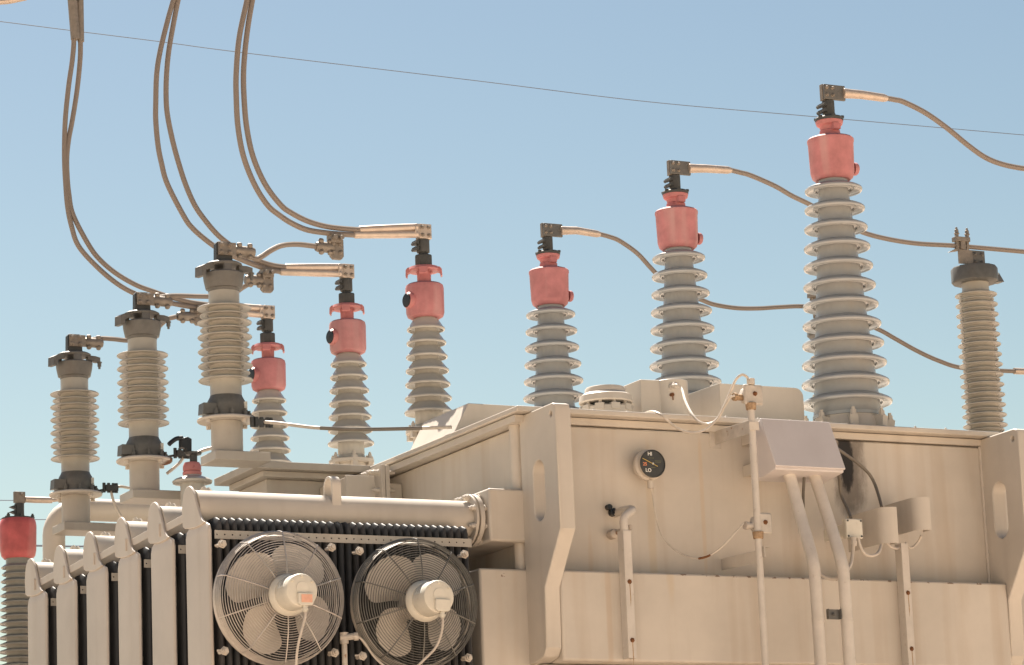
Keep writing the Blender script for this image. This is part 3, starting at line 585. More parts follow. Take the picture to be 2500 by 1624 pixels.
# ------------------------------------------------------------------ large red capped bushing at the far left
fb = at(42, 1240, D=22.6)
t = thing('porcelain_bushing', (fb.x, fb.y, 0.0), 'large faded red capped bushing with close dark sheds at the lower left edge', 'bushing')
s = MB(); s.box((fb.x - 0.35, fb.y - 0.35, 0.0), (fb.x + 0.35, fb.y + 0.35, fb.z - 2.3)); s.build('support_column', 'concrete', t, 0.02)
sc = 22.6 / 8000 * K
zz = lambda y: fb.z + (1240 - y) * sc
s = MB(); cz0, cz1 = zz(1300), zz(1207)
s.lathe([(0.07, cz0), (0.098, cz0), (0.116, cz0 + 0.02), (0.124, cz0 + 0.06), (0.127, cz1 - 0.05), (0.121, cz1 - 0.014), (0.112, cz1)], (fb.x, fb.y, 0), n=48); s.build('oil_cap', 'redold', t)
s = MB(); s.lathe([(0.113, cz1 + 0.001), (0.113, cz1 + 0.008), (0.02, cz1 + 0.010)], (fb.x, fb.y, 0), n=40)
for a in (-0.4, -1.57, -2.6, 0.8, 2.2): s.bolt((fb.x + 0.10 * math.cos(a), fb.y + 0.10 * math.sin(a), cz1 + 0.006), (0, 0, 1), 0.012, 0.02)
s.build('cap_cover', 'dark', t)
s = MB(); s.cyl((fb.x, fb.y, cz1 + 0.01), (fb.x, fb.y, cz1 + 0.03), 0.026, n=16); s.lathe([(0.034, cz1 + 0.03), (0.034, cz1 + 0.11)], (fb.x + 0.01, fb.y, 0), n=10)
for k in (0.05, 0.085): s.prism([(fb.x - 0.02, fb.y - 0.02, cz1 + k - .015), (fb.x - 0.06, fb.y - 0.02, cz1 + k), (fb.x - 0.02, fb.y - 0.02, cz1 + k + .015)], (0, 0.04, 0))
st = s.build('terminal_stud', 'dark', t)
s = MB(); s.box((fb.x - 0.035, fb.y - 0.03, cz1 + 0.112), (fb.x + 0.045, fb.y - 0.005, cz1 + 0.19)); s.bolt((fb.x + 0.02, fb.y - 0.03, cz1 + 0.17), (0, -1, 0), 0.012, 0.014); s.build('terminal_pad', 'pad', st, 0.003)
n = 26; rims = [(cz0 - 0.055 - i * 0.0485, 0.112 + 0.0018 * i + (0.0 if i % 2 else 0.006)) for i in range(n)][::-1]
s = MB(); s.lathe([(0.15, fb.z - 2.3), (0.15, rims[0][0] - 0.09), (0.09, rims[0][0] - 0.08)] + sheds(lambda z: 0.085, rims, 0.008, 0.006, 0.014) + [(0.085, cz0 - 0.02), (0.085, cz0 + 0.001)], (fb.x, fb.y, 0), n=48); s.build('insulator', 'farporcelain', t)
s = MB(); Yp = fb.y - 0.02; s.tube([at(58, 1161, Y=Yp), at(80, 1162, Y=Yp), at(120, 1163, Y=Yp), at(122, 1163, Y=Yp), at(170, 1158, Y=Yp)], [0.021, 0.022, 0.021, 0.013, 0.013], 12)
tag(s.build('cable_lug', 'lug', loc=at(58, 1161, Y=Yp)), 'tan cable lug leaving the far left red capped bushing', 'cable lug')

# oil pipe elbow behind the arresters
Yp = 4.4; c0 = at(125, 1310, Y=Yp); pc = at(125, 1235, Y=Yp); ph = at(200, 1187, Y=Yp); rr = 0.070
s = MB(); rb = 0.17; zt = at(230, 1186, Y=Yp).z
P = [Vector((pc.x, Yp, 2.0)), Vector((pc.x, Yp, zt - rb))] + [Vector((pc.x + rb - rb * math.cos(a), Yp, zt - rb + rb * math.sin(a))) for a in [PI / 2 * k / 8 for k in range(1, 9)]] + [Vector((0.011, Yp, zt))]
s.tube(P, rr, 28); tag(s.build('oil_pipe', 'paint', loc=(pc.x, Yp, 2.0)), 'thick tan oil pipe with an elbow behind the leftmost arrester', 'pipe')

# small pink neutral bushing with black boot
nb = at(447, 1120, Y=2.62)
t = thing('porcelain_bushing', (nb.x, nb.y, nb.z - 0.25), 'squat pink bushing with a black lead boot between two arresters', 'bushing')
q = lambda y: at(447, y, Y=nb.y).z
s = MB(); s.lathe([(0.07, nb.z - 0.25), (0.07, q(1126)), (0.112, q(1124)), (0.116, q(1119)), (0.10, q(1114)), (0.055, q(1107)), (0.05, q(1104))], (nb.x, nb.y, 0), n=36); s.build('insulator', 'lvporcelain', t)
s = MB(); s.lathe([(0.05, q(1106)), (0.055, q(1103)), (0.055, q(1098)), (0.048, q(1096)), (0.053, q(1094)), (0.053, q(1084)), (0.044, q(1076)), (0.02, q(1074))], (nb.x, nb.y, 0), n=28); s.build('oil_cap', 'redspot', t)
s = MB(); s.lathe([(0.022, q(1076)), (0.022, q(1058)), (0.045, q(1057)), (0.05, q(1052)), (0.03, q(1050))], (nb.x + 0.01, nb.y, 0), n=20); s.build('terminal_stud', 'dark', t)
s = MB(); Yb = nb.y; s.prism([at(a, b_, Y=Yb) for a, b_ in ((422, 1019), (437, 1015), (446, 1020), (446, 1050), (434, 1050), (432, 1042), (422, 1038))], (0, 0.05, 0))
s.tube(px([(425, 1018), (410, 1020), (398, 1028), (392, 1034)], Yb, 6), 0.014, 8); tag(s.build('lead_boot', 'black', loc=at(434, 1050, Y=Yb), bevel=0.005), 'black rubber lead boot standing above the squat pink bushing', 'cable boot')

# ground leads from arrester bases
def lead(pts, Y, r, m, label, clampat=None, sleeve=None, group='counter leads at the arrester bases'):  # sleeve: span of the lead darkened to stand for shade, no real sleeve
    P = px(pts, Y, 8); t = thing('ground_lead', P[0], label, 'cable', group)
    s = MB(); s.tube(P, r, 8); s.build('lead_cable', m, t)
    if sleeve: s = MB(); n_ = len(P); s.tube(P[int(n_ * sleeve[0]):int(n_ * sleeve[1])], r * 1.12, 8); s.build('shaded_length', 'cabledark', t)  # sleeve: span of the lead darkened by a tube to stand for shade
    if clampat:
        c = at(*clampat, Y=Y if Y is not None else pts[0][2]); s = MB(); s.box(c + Vector((-0.05, -0.02, -0.018)), c + Vector((0.03, 0.02, 0.018)))
        for a in (-0.06, -0.03, 0.0, 0.02): s.lathe([(0.010, -0.03), (0.010, 0.03)], c + Vector((a, -0.01, 0)), n=6)
        s.bar(c + Vector((-0.14, 0.0, -0.03)), c + Vector((-0.03, 0, -0.005)), 0.02, 0.012); s.build('lead_clamp', 'dark', t)
Y1 = ar[0].y - .02
lead([(262, 1135, Y1), (280, 1131, Y1), (300, 1134, Y1), (335, 1137, Y1)], None, 0.009, 'cable', 'pale lead running right from the base of the leftmost arrester', (262, 1135))
lead([(258, 1137, Y1), (261, 1155, Y1), (268, 1175, Y1), (278, 1195, Y1), (290, 1210, Y1)], None, 0.009, 'cable', 'pale lead hanging down from the clamp at the leftmost arrester')
Y2 = ar[1].y - .02
lead([(437, 1058, Y2), (455, 1055, Y2), (475, 1046, Y2), (520, 1035, Y2)], None, 0.011, 'cable', 'pale lead running right from the second arrester past the pink bushing', (428, 1055))
lead([(430, 1058, Y2), (418, 1075, Y2), (404, 1088, Y2), (388, 1101, Y2)], None, 0.009, 'cable', 'pale lead slanting down left from the second arrester clamp')
Y3 = ar[2].y - .13; Y4 = 0.75
L3 = [(610, 981), (640, 983), (680, 988), (730, 994), (790, 997), (850, 998), (920, 997), (990, 995), (1050, 993)]
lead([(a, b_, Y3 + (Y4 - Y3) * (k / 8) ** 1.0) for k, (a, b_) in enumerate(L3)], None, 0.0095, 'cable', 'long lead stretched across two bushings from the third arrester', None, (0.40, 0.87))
c = at(612, 983, Y=Y3); s = MB(); s.box(c + Vector((-0.05, -0.02, -0.016)), c + Vector((0.05, 0.02, 0.016)))
for a in (-0.07, -0.045, -0.015, 0.02, 0.04): s.lathe([(0.012, -0.028), (0.012, 0.028)], c + Vector((a, -0.01, 0)), n=6)
tag(s.build('lead_clamp', 'dark', loc=c), 'small dark bolted clamp beside the third arrester base plate', 'clamp')

# ------------------------------------------------------------------ radiators
HXL = -1.765; NF = 35; FX0 = -1.748; DX = (1.748 - 0.372) / (NF - 1) * 1.0; HZ = 4.213
def z6(x, y): return (x * 600 / 2188 / K, (1200 + y * 600 / 2188) / K)
CAPO = [(30, 1210), (33, 1120), (44, 1040), (62, 992), (80, 970), (95, 964), (110, 972), (126, 996), (142, 1040), (160, 1110), (178, 1180), (196, 1240), (214, 1272), (232, 1292), (205, 1318), (160, 1342), (110, 1354), (60, 1356), (38, 1340)]
def make_radiator(yh, label):
    o = Vector((-1.0, yh, 1.2))
    t = thing('radiator', o, label, 'radiator', 'cooling radiators in a row on the left wall')
    s = MB(); s.lathe([(0.098, 0), (0.098, 1.50)], (HXL + 0.006, yh - 0.02, HZ), 'X', 40); s.build('header_pipe', 'paint', t)
    s = MB(); cx = HXL
    pr = []
    for qx, qy in CAPO: c_ = at((440 + qx / 3.7256) / K, (928 + qy / 3.7256) / K, X=cx); pr.append(Vector((cx - 0.010, c_.y + yh - 0.2, c_.z)))
    s.prism(pr, (0.014, 0, 0)); s.build('end_cap', 'finpanel', t, 0.004)
    # end panel
    ya, yb = yh - 0.25, yh + 0.055
    s = MB()
    def fin(mb, x, th, top):
        n = 6; nose = [(x + th / 2 * math.sin(PI * (k / n - .5)), ya + th * .9 - th * .9 * math.cos(PI * (k / n - .5))) for k in range(n + 1)]
        tail = [(x + th / 2, yb), (x - th / 2, yb)]
        poly = nose + tail; m = len(poly)
        V = [(a, b_, 1.2) for a, b_ in poly] + [(a, b_, top - 0.05) for a, b_ in poly] + [(x + (a - x) * .8, b_ + (0.010 if b_ < yb - .01 else -0.01), top - 0.018) for a, b_ in poly] + [(x + (a - x) * .4, b_ + (0.05 if b_ < yb - .01 else -0.03), top) for a, b_ in poly]
        F = []
        for j in range(3): F += [(j * m + i, j * m + (i + 1) % m, (j + 1) * m + (i + 1) % m, (j + 1) * m + i) for i in range(m)]
        F += [tuple(range(m - 1, -1, -1)), tuple(3 * m + i for i in range(m))]; mb.add(V, F)
    fin(s, FX0 - 0.012, 0.022, HZ - 0.088); s.build('end_panel', 'finpanel', t)
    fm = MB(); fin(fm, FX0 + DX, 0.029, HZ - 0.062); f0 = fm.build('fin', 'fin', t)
    for k in range(2, NF):
        f = f0.copy(); COL.objects.link(f); f.parent = t; f.location = f0.location + Vector((DX * (k - 1), 0, 0))
    zs = 4.056
    s = plate([(-1.742, zs - 0.021), (-0.352, zs - 0.021), (-0.352, zs + 0.021), (-1.742, zs + 0.021)], [circle2(FX0 + DX * (k + .45), zs, 0.0045, 8) for k in range(NF - 1)], 0.005, ((0, ya - 0.010, 0), (1, 0, 0), (0, 0, 1), (0, 1, 0)))
    s.build('spacer_strip', 'grey_paint', t)
    s = MB(); s.box((-1.742, ya - 0.009, 3.30), (-0.352, ya - 0.003, 3.335)); s.build('spacer_strip', 'grey_paint', t)
    s = MB(); s.cyl((-0.262, yh - 0.02, HZ), (-0.248, yh - 0.02, HZ), 0.135, n=36); s.cyl((-0.238, yh - 0.02, HZ), (-0.214, yh - 0.02, HZ), 0.135, n=36); s.cyl((-0.25, yh - 0.02, HZ), (-0.201, yh - 0.02, HZ), 0.105, n=30)
    for k in range(8):
        a = 2 * PI * k / 8 + .39; c = Vector((-0.262, yh - 0.02 + 0.12 * math.cos(a), HZ + 0.12 * math.sin(a))); s.bolt(c, (-1, 0, 0), 0.014, 0.025); s.bolt(c + Vector((0.05, 0, 0)), (1, 0, 0), 0.014, 0.028)
    s.build('flange', 'paint', t, 0.002)
    s = MB(); c = Vector((HXL + 0.112, yh + 0.035, HZ + 0.085)); s.lathe([(0.022, -0.03), (0.022, 0.01), (0.030, 0.012), (0.030, 0.03), (0.016, 0.032), (0.016, 0.05), (0.0, 0.055)], c, d=(-0.5, 0.35, 0.8), n=10); s.build('vent_plug', 'paint', t)
    return t
RL = ['nearest tan radiator carrying both fans, its long header pipe topped by an eye', 'second tan radiator, just behind the fan carrying one', 'third tan radiator counted back from the fans', 'fourth tan radiator counted back from the fans',
      'fifth tan radiator, second from the far end of the row', 'farthest tan radiator, beside the big red capped bushing']
rad0 = make_radiator(0.20, RL[0])
for k in range(1, 6):
    rk = dup(rad0, (-1.0, 0.20 + 0.4905 * k, 1.2), RL[k])
    s = MB(); x = HXL + 0.010; q1 = at(*z6(1462, 338), X=x); q2 = at(*z6(1650, 232), X=x); d_ = Vector((0, 0.4905 * (k - 1), 0)); q1 += d_; q2 += d_
    s.prism([q1 + Vector((0, 0, -.02)), q2 + Vector((0, -.05, -.02)), q2 + Vector((0, -.05, .02)), q1 + Vector((0, 0, .02))], (-0.006, 0, 0)); s.box(q1 + Vector((-.016, -.012, -.03)), q1 + Vector((0.008, 0.022, 0.026))); s.box(q1 + Vector((-.028, .002, -.036)), q1 + Vector((-.017, 0.012, 0.028)))
    s.build('tie_bar', 'finpanel', rk, 0.002)
# lifting eye on the nearest header
e = at(767, 1140, Y=0.18); s = MB(); ro, ri, top = 0.056, 0.044, HZ + 0.135
arc = [PI * k / 24 for k in range(25)]
oo = [(-ro, HZ - 0.035)] + [(-ro * math.cos(a), top + ro * math.sin(a)) for a in arc] + [(ro, HZ - 0.035)]
ii = [(-ri, HZ - 0.035)] + [(-ri * math.cos(a), top + ri * math.sin(a)) for a in arc] + [(ri, HZ - 0.035)]
front = 0.18 - 0.0
V = []; F = []; m = len(oo)
for x in (e.x - 0.028, e.x + 0.022):
    for P in (oo, ii): V += [Vector((x, 0.145 + a, b_)) for a, b_ in P]
for i in range(m - 1):
    F += [(i, i + 1, m + i + 1, m + i), (2 * m + i, 3 * m + i, 3 * m + i + 1, 2 * m + i + 1), (i, 2 * m + i, 2 * m + i + 1, i + 1), (m + i, m + i + 1, 3 * m + i + 1, 3 * m + i)]
s.add(V, F); s.build('lifting_eye', 'paint', rad0, 0.002)

# ------------------------------------------------------------------ fans
def make_fan(c, label, wmat, rot):
    o = Vector(c); t = thing('cooling_fan', o, label, 'fan', 'round caged fans on the radiator')
    L = lambda s, nm, m, par=t, bev=0: s_build(s, nm, m, par, o, bev)
    R = 0.33
    s = MB(); N = 56; V = []; F = []
    for (r, y) in ((0.318, 0.05), (0.312, 0.015), (0.305, -0.012), (0.308, -0.012), (0.316, 0.015), (0.322, 0.05)):
        for i in range(N): a = 2 * PI * i / N; V.append((r * math.cos(a), y, r * math.sin(a)))
    for j in range(6):
        for i in range(N): F.append((j * N + i, j * N + (i + 1) % N, ((j + 1) % 6) * N + (i + 1) % N, ((j + 1) % 6) * N + i))
    s.add(V, F); L(s, 'shroud', 'blade')
    def prof(u):   # u 0..1 from the rim to the centre: radius, depth
        if u < 0.22: k = u / 0.22; return R - 0.014 * k * k, -0.070 * k
        k = (u - 0.22) / 0.78; return (R - 0.014) * (1 - k) + 0.095 * k - 0.0 , -0.070 - 0.045 * math.sin(min(1, k * 1.15) * PI / 2)
    s = MB()
    NR = 25
    for i in range(NR):
        r, y = prof(i / (NR - 1)); s.tube([(r * math.cos(2 * PI * k / 56), y, r * math.sin(2 * PI * k / 56)) for k in range(56)], 0.0036 if i == 0 else 0.0023, 5, closed=True)
    for k in range(10):
        a = 2 * PI * k / 10 + PI / 2; s.tube([(q[0] * math.cos(a), q[1] - 0.003, q[0] * math.sin(a)) for q in [prof(j / 14) for j in range(15)]], 0.0036, 6)
    s.lathe([(0.098, -0.112), (0.098, -0.120), (0.0, -0.121)], axis='Y', n=32)
    L(s, 'wire_guard', wmat)
    h = MB(); h.lathe([(0.075, 0.02), (0.080, -0.03), (0.080, -0.065), (0.06, -0.072), (0.0, -0.073)], axis='Y', n=32); hub = L(h, 'hub', 'blade')
    for kk in range(4):
        a0 = rot + kk * PI / 2; s = MB(); V = []; F = []; nr, na = 9, 10
        for side in (0, 1):
            for i in range(nr + 1):
                r = 0.07 + (0.285 - 0.07) * i / nr; wdt = 0.45 + 0.19 * math.sin(PI * min(1, i / nr * .9)) + .04 * i / nr
                for j in range(na + 1):
                    f = j / na - .5; a = a0 + f * 2 * wdt + 0.10 * (i / nr); rr_ = r - (0.045 * (2 * abs(f)) ** 3 if i > 0 else 0) * (i / nr) ** 3
                    V.append((rr_ * math.cos(a), -0.035 + f * 0.125 * (1.15 - .4 * i / nr) + 0.02 * math.cos(f * PI) + side * 0.004, rr_ * math.sin(a)))
        n1 = (nr + 1) * (na + 1)
        for i in range(nr):
            for j in range(na):
                q = i * (na + 1) + j; F += [(q, q + 1, q + na + 2, q + na + 1), (n1 + q, n1 + q + na + 1, n1 + q + na + 2, n1 + q + 1)]
        ed = [i * (na + 1) for i in range(nr + 1)] + [nr * (na + 1) + j for j in range(1, na + 1)] + [i * (na + 1) + na for i in range(nr - 1, -1, -1)] + [j for j in range(na - 1, 0, -1)]
        F += [(ed[i], ed[(i + 1) % len(ed)], n1 + ed[(i + 1) % len(ed)], n1 + ed[i]) for i in range(len(ed))]
        s.add(V, F); L(s, 'blade', 'blade', hub)
    s = MB(); s.lathe([(0.098, -0.122), (0.103, -0.126), (0.103, -0.138), (0.090, -0.160), (0.087, -0.164)], axis='Y', n=40)
    s.lathe([(0.083, -0.165), (0.083, -0.285), (0.079, -0.295), (0.070, -0.299), (0.0, -0.300)], axis='Y', n=40)
    s.lathe([(0.032, -0.301), (0.032, -0.303), (0.0, -0.304)], (0, 0, 0.010), 'Y', 20)
    for a in (0.7, 2.4, 1.57): s.bolt((0.068 * math.cos(a), -0.299, 0.068 * math.sin(a)), (0, -1, 0), 0.006, 0.006)
    mo = L(s, 'motor', 'motor')
    s = MB(); s.prism([(x, -0.297, z) for x, z in ((-0.028, -0.014), (0.050, -0.014), (0.050, -0.064), (0.038, -0.074), (-0.018, -0.074), (-0.028, -0.064))], (0, -0.022, 0)); tc = L(s, 'terminal_cover', 'motor', mo, 0.003)
    s = MB(); s.cyl((0.010, -0.305, -0.075), (0.010, -0.305, -0.104), 0.011, n=12); s.cyl((0.010, -0.305, -0.088), (0.010, -0.305, -0.098), 0.016, n=8); L(s, 'cable_gland', 'motor', mo)
    s = MB(); V = []; F = []; n = 8
    for i in range(n + 1):
        a = PI * (0.60 + 0.32 * i / n)
        for y in (-0.178, -0.262): V.append((0.0838 * math.cos(a), y, 0.0838 * math.sin(a)))
    for i in range(n): F.append((2 * i, 2 * i + 1, 2 * i + 3, 2 * i + 2))
    s.add(V, F); L(s, 'rating_label', 'label', mo)
    for k in range(3):
        s = MB(); V = []; F = []
        for i in range(7):
            a = PI * (0.66 + 0.22 * i / 6)
            for y in (-0.188 - k * 0.022, -0.194 - k * 0.022): V.append((0.0843 * math.cos(a), y, 0.0843 * math.sin(a)))
        for i in range(6): F.append((2 * i, 2 * i + 1, 2 * i + 3, 2 * i + 2))
        s.add(V, F); L(s, 'label_stripe', 'grey_paint', mo)
    for sx, sz in ((-1, 1), (1, 1), (-1, -1), (1, -1)):
        s = MB(); p = Vector((sx * 0.268, 0.0, sz * 0.255)); s.bar(p + Vector((sx * .005, 0.012, 0)), p + Vector((sx * 0.045, 0.03, 0)), 0.03, 0.008)
        s.cyl(p + Vector((sx * .02, 0.06, sz * .005)), p + Vector((sx * .02, -0.01, sz * .005)), 0.010, n=8); s.bolt(p + Vector((sx * .02, -0.005, sz * .005)), (0, -1, 0), 0.017, 0.018); s.lathe([(0.009, 0), (0.009, -0.004)], p + Vector((sx * .02, -0.030, sz * .005)), 'Y', 8)
        L(s, 'mounting_bolt', 'paint_rusty')
    return t, mo, tc
f1 = at((450 + 682 * 800 / 2380) / K, (1150 + 928 * 800 / 2380) / K, Y=-0.145)
f2 = at((450 + 1665 * 800 / 2380) / K, (1150 + 972 * 800 / 2380) / K, Y=-0.145)
fa, mo1, tc1 = make_fan(f1, 'left caged fan with bright wires and an orange plate on its cream motor', 'steel', 0.95)
fb2, mo2, tc2 = make_fan(f2, 'right caged fan with dull dark wires and a plain cream motor', 'wire2', 0.80)
s = MB(); s.box(f1 + Vector((-0.014, -0.3215, -0.060)), f1 + Vector((0.042, -0.3195, -0.022))); s.build('orange_plate', 'pinkplate', mo1)
for f, pts, lab in ((f1, [(0.010, -0.305, -0.10), (0.008, -0.307, -0.13), (-0.012, -0.30, -0.2), (-0.025, -0.285, -0.27), (-0.025, -0.26, -0.36), (-0.01, -0.23, -0.5)], 'pale cable hanging straight down from the left fan motor'),
                    (f2, [(0.010, -0.305, -0.10), (0.010, -0.307, -0.13), (0.0, -0.30, -0.19), (-0.025, -0.285, -0.25), (-0.07, -0.26, -0.30), (-0.13, -0.23, -0.36), (-0.2, -0.2, -0.42)], 'pale cable curving down left from the right fan motor')):
    s = MB(); P = spline([f + Vector(q) for q in pts], 8); s.tube(P, 0.0065, 8); tag(s.build('motor_cable', 'cable', loc=P[0]), lab, 'cable')
# feed fitting between the fans
c = at(800, 1487, Y=-0.12); t = thing('conduit_fitting', c, 'small tan conduit fitting with cable, in the gap between the fans', 'conduit fitting')
s = MB(); s.cyl(c + Vector((0, 0.0, -0.6)), c + Vector((0, 0, -0.02)), 0.014, n=14); s.cyl(c + Vector((0, 0, -0.02)), c + Vector((0, 0, 0.035)), 0.022, n=14); s.cyl(c + Vector((-0.02, 0, 0.01)), c + Vector((0.05, -0.03, 0.015)), 0.017, n=12); s.cyl(c + Vector((0.04, -0.027, 0.013)), c + Vector((0.06, -0.035, 0.015)), 0.021, n=8); s.build('fitting_body', 'paint_rusty', t)
s = MB(); s.tube(spline([c + Vector((0.055, -0.033, 0.015)), c + Vector((0.085, -0.04, -0.01)), c + Vector((0.13, -0.05, -0.08)), c + Vector((0.18, -0.06, -0.13)), c + Vector((0.26, -0.06, -0.17))], 8), 0.006, 8); s.build('feed_cable', 'cable', t)

# ------------------------------------------------------------------ fittings on top of the tank cover
# pressure relief vent
rv = at(1405, 955, Y=0.40); c = Vector((rv.x + 0.01, 0.40, ZC)); q = lambda y: at(1400, y, Y=0.4).z
t = thing('relief_vent', c, 'round mushroom topped pressure relief vent on the cover beside the left lug', 'relief vent')
s = MB(); s.lathe([(0.14, 0.002), (0.14, q(951) - ZC), (0.135, q(949) - ZC), (0.11, q(948) - ZC)], c, n=40)
for k in range(10):
    a = k * PI / 5 + .2; s.bar(c + Vector((0.10 * math.cos(a), 0.10 * math.sin(a), q(953) - ZC)), c + Vector((0.145 * math.cos(a), 0.145 * math.sin(a), q(953) - ZC)), 0.05, 0.035); s.bolt(c + Vector((0.122 * math.cos(a), 0.122 * math.sin(a), q(946) - ZC)), (0, 0, 1), 0.010, 0.03)
s.build('clamp_flange', 'paint', t, 0.002)
s = MB(); s.lathe([(0.10, q(948) - ZC), (0.10, q(934) - ZC)], c, n=32); s.build('vent_gap', 'dark', t)
s = MB(); s.lathe([(0.142, q(939) - ZC), (0.146, q(936) - ZC), (0.140, q(922) - ZC), (0.118, q(916) - ZC), (0.112, q(914) - ZC), (0.110, q(905) - ZC), (0.104, q(902) - ZC), (0.0, q(901) - ZC)], c, n=44); s.build('dome_cap', 'paint', t)
# curved cover
YC = 0.38; l_ = at(1485, 920, Y=YC); r_ = at(1594, 910, Y=YC); zt = at(1530, 886, Y=YC).z + 0.0; zb_ = ZC
t = thing('curved_cover', (l_.x + .15, YC, ZC), 'round fronted tan sheet cover with a cable gland on the tank rim', 'sheet cover')
rad = (r_.x - l_.x) / 2 * 0.62; cx = r_.x - rad
poly = [(l_.x, YC + 0.30), (l_.x, YC - 0.02)] + [(cx + rad * math.cos(a), YC + 0.0 - rad * math.sin(a) * 1.0) for a in [PI - PI * k / 20 for k in range(2, 21)]] + [(r_.x, YC + 0.30)]
s = MB(); s.prism([(a, b_, ZC + 0.05) for a, b_ in poly], (0, 0, zt - ZC - 0.05)); s.build('cover_shell', 'paint', t, 0.005)
s = MB(); s.prism([(cx + (a - cx) * 1.08 + 0.005, YC + (b_ - YC) * 1.08, ZC + 0.002) for a, b_ in poly], (0, 0, 0.022)); s.prism([(cx + (a - cx) * 1.03, YC + (b_ - YC) * 1.03, ZC + 0.026) for a, b_ in poly], (0, 0, 0.022)); s.build('base_flange', 'paint', t, 0.002)
gl = at(1563, 898, Y=YC - rad * .9); s = MB(); s.lathe([(0.020, 0.06), (0.020, -0.005), (0.014, -0.006), (0.014, -0.025), (0.018, -0.026), (0.018, -0.04), (0.01, -0.045)], gl, 'Y', 14); s.build('cable_gland', 'paint_rusty', t)
gp = at(1563, 917, Y=YC - rad * .99); s = MB(); s.lathe([(0.010, 0.03), (0.010, -0.004), (0.0, -0.005)], gp, 'Y', 10); s.bar(gp + Vector((0, -0.002, 0)), gp + Vector((0.002, -0.0, -0.03)), 0.006, 0.004); s.build('rust_stain', 'rust', t)
# bent deflector sheet
YS = 0.34; A_ = at(1672, 892, Y=YS); B_ = at(1866, 904, Y=YS); zt = at(1720, 894, Y=YS).z
t = thing('deflector_sheet', ((A_.x + B_.x) / 2, YS, ZC), 'wide tan deflector sheet with rounded corner standing on the cover', 'deflector')
def bent(off):
    return [(A_.x, YS + off, ZC + .002), (B_.x, YS + off, ZC + .002)] + [(B_.x - 0.05 + 0.05 * math.cos(a), YS + off, zt - 0.05 + 0.05 * math.sin(a)) for a in [PI / 2 * k / 6 for k in range(7)]] + [(A_.x, YS + off, zt)]
s = MB(); s.prism(bent(0), (0, 0.006, 0)); s.build('front_panel', 'paint', t, 0.001)
s = MB(); s.prism([(A_.x - 0.001, YS + 0.004, ZC + .002), (A_.x - 0.001, YS + 0.004, zt), (A_.x - 0.06, YS + 0.37, zt - 0.015), (A_.x - 0.06, YS + 0.37, ZC + .002)], (0.004, 0.005, 0)); s.build('side_wing', 'paint', t, 0.001)

# ------------------------------------------------------------------ control cables on the rim
def zr(x, y): return ((1350 + .2587 * x) / K, (850 + .2587 * y) / K)
A = [(1130, 352, YC - rad * .9 - .04), (1170, 350, YC - rad - .08), (1215, 385, YC - rad - .1), (1250, 500, .02), (1310, 620, -.12), (1380, 695, -.18), (1470, 715, -.22), (1550, 670, -.26), (1620, 540, -.3), (1680, 400, -.33), (1725, 300, -.35), (1780, 252, -.36), (1825, 268, -.36), (1848, 300, -.36)]
P = spline([at(*zr(a, b_), Y=y) for a, b_, y in A], 8); s = MB(); s.tube(P, 0.0072, 8); tag(s.build('control_cable', 'cable', loc=P[0]), 'pale cable looping from the curved cover up over the rusty junction box', 'cable')
A = [(860, 618, .12), (900, 603, .05), (950, 600, -.05), (1020, 630, -.12), (1100, 700, -.14), (1200, 770, -.16), (1330, 800, -.2), (1450, 765, -.24), (1560, 660, -.28), (1620, 550, -.32), (1670, 470, -.36), (1715, 448, -.37)]
P = spline([at(*zr(a, b_), Y=y) for a, b_, y in A], 8); s = MB(); s.tube(P, 0.0062, 8); tag(s.build('control_cable', 'cable', loc=P[0]), 'thin pale cable sagging lowest below the tank rim', 'cable')

# ------------------------------------------------------------------ conduit pole with junction boxes
YP = -0.36
def zf(x, y): return ((1750 + .3233 * x) / K, (900 + .3233 * y) / K)
def rbox(mb, a, b, r=0.0):
    mb.box(a, b)
j1a, j1b = at(*zf(205, 114), Y=YP - .012), at(*zf(356, 276), Y=YP - .012)
j2a, j2b = at(*zf(293, 1084), Y=YP - .012), at(*zf(426, 1248), Y=YP - .012)
pt = at(*zf(262, 300), Y=YP); pb = at(*zf(298, 1075), Y=YP); PXX = (pt.x + pb.x) / 2
t = thing('conduit_pole', (PXX, YP, 0.25), 'slim upright conduit standing off the tank wall between two rusty junction boxes', 'conduit')
s = MB(); s.cyl((PXX, YP, 0.25), (PXX, YP, j1b.z - 0.02), 0.0185, n=20); s.build('conduit_pipe', 'conduit', t)
a = at(*zf(240, 440), Y=YP); s = MB(); s.prism([(PXX - 0.012, YP, a.z + 0.035), (PXX - 0.012, YP, a.z - 0.035), (PXX - 0.012, -0.001, a.z - 0.03), (PXX - 0.012, -0.001, a.z + 0.04)], (-0.006, 0, 0)); s.box((PXX - 0.05, -0.004, a.z - 0.05), (PXX + 0.02, 0.001, a.z + 0.055)); s.box((PXX - 0.03, YP - 0.024, a.z - 0.02), (PXX + 0.028, YP - 0.018, a.z + 0.025)); s.build('wall_arm', 'paint_rusty', t, 0.001)
a = at(*zf(320, 1420), Y=YP); s = MB(); s.prism([(PXX - 0.012, YP, a.z + 0.03), (PXX - 0.012, YP, a.z - 0.03), (PXX - 0.012, -0.001, a.z - 0.02), (PXX - 0.012, -0.001, a.z + 0.04)], (-0.005, 0, 0)); s.box((PXX + 0.016, YP - 0.03, a.z - 0.005), (PXX + 0.021, YP + 0.02, a.z + 0.05)); s.box((PXX + 0.021, YP - 0.03, a.z + 0.046), (PXX + 0.05, YP + 0.02, a.z + 0.05)); s.build('wall_arm', 'paint', t, 0.001)
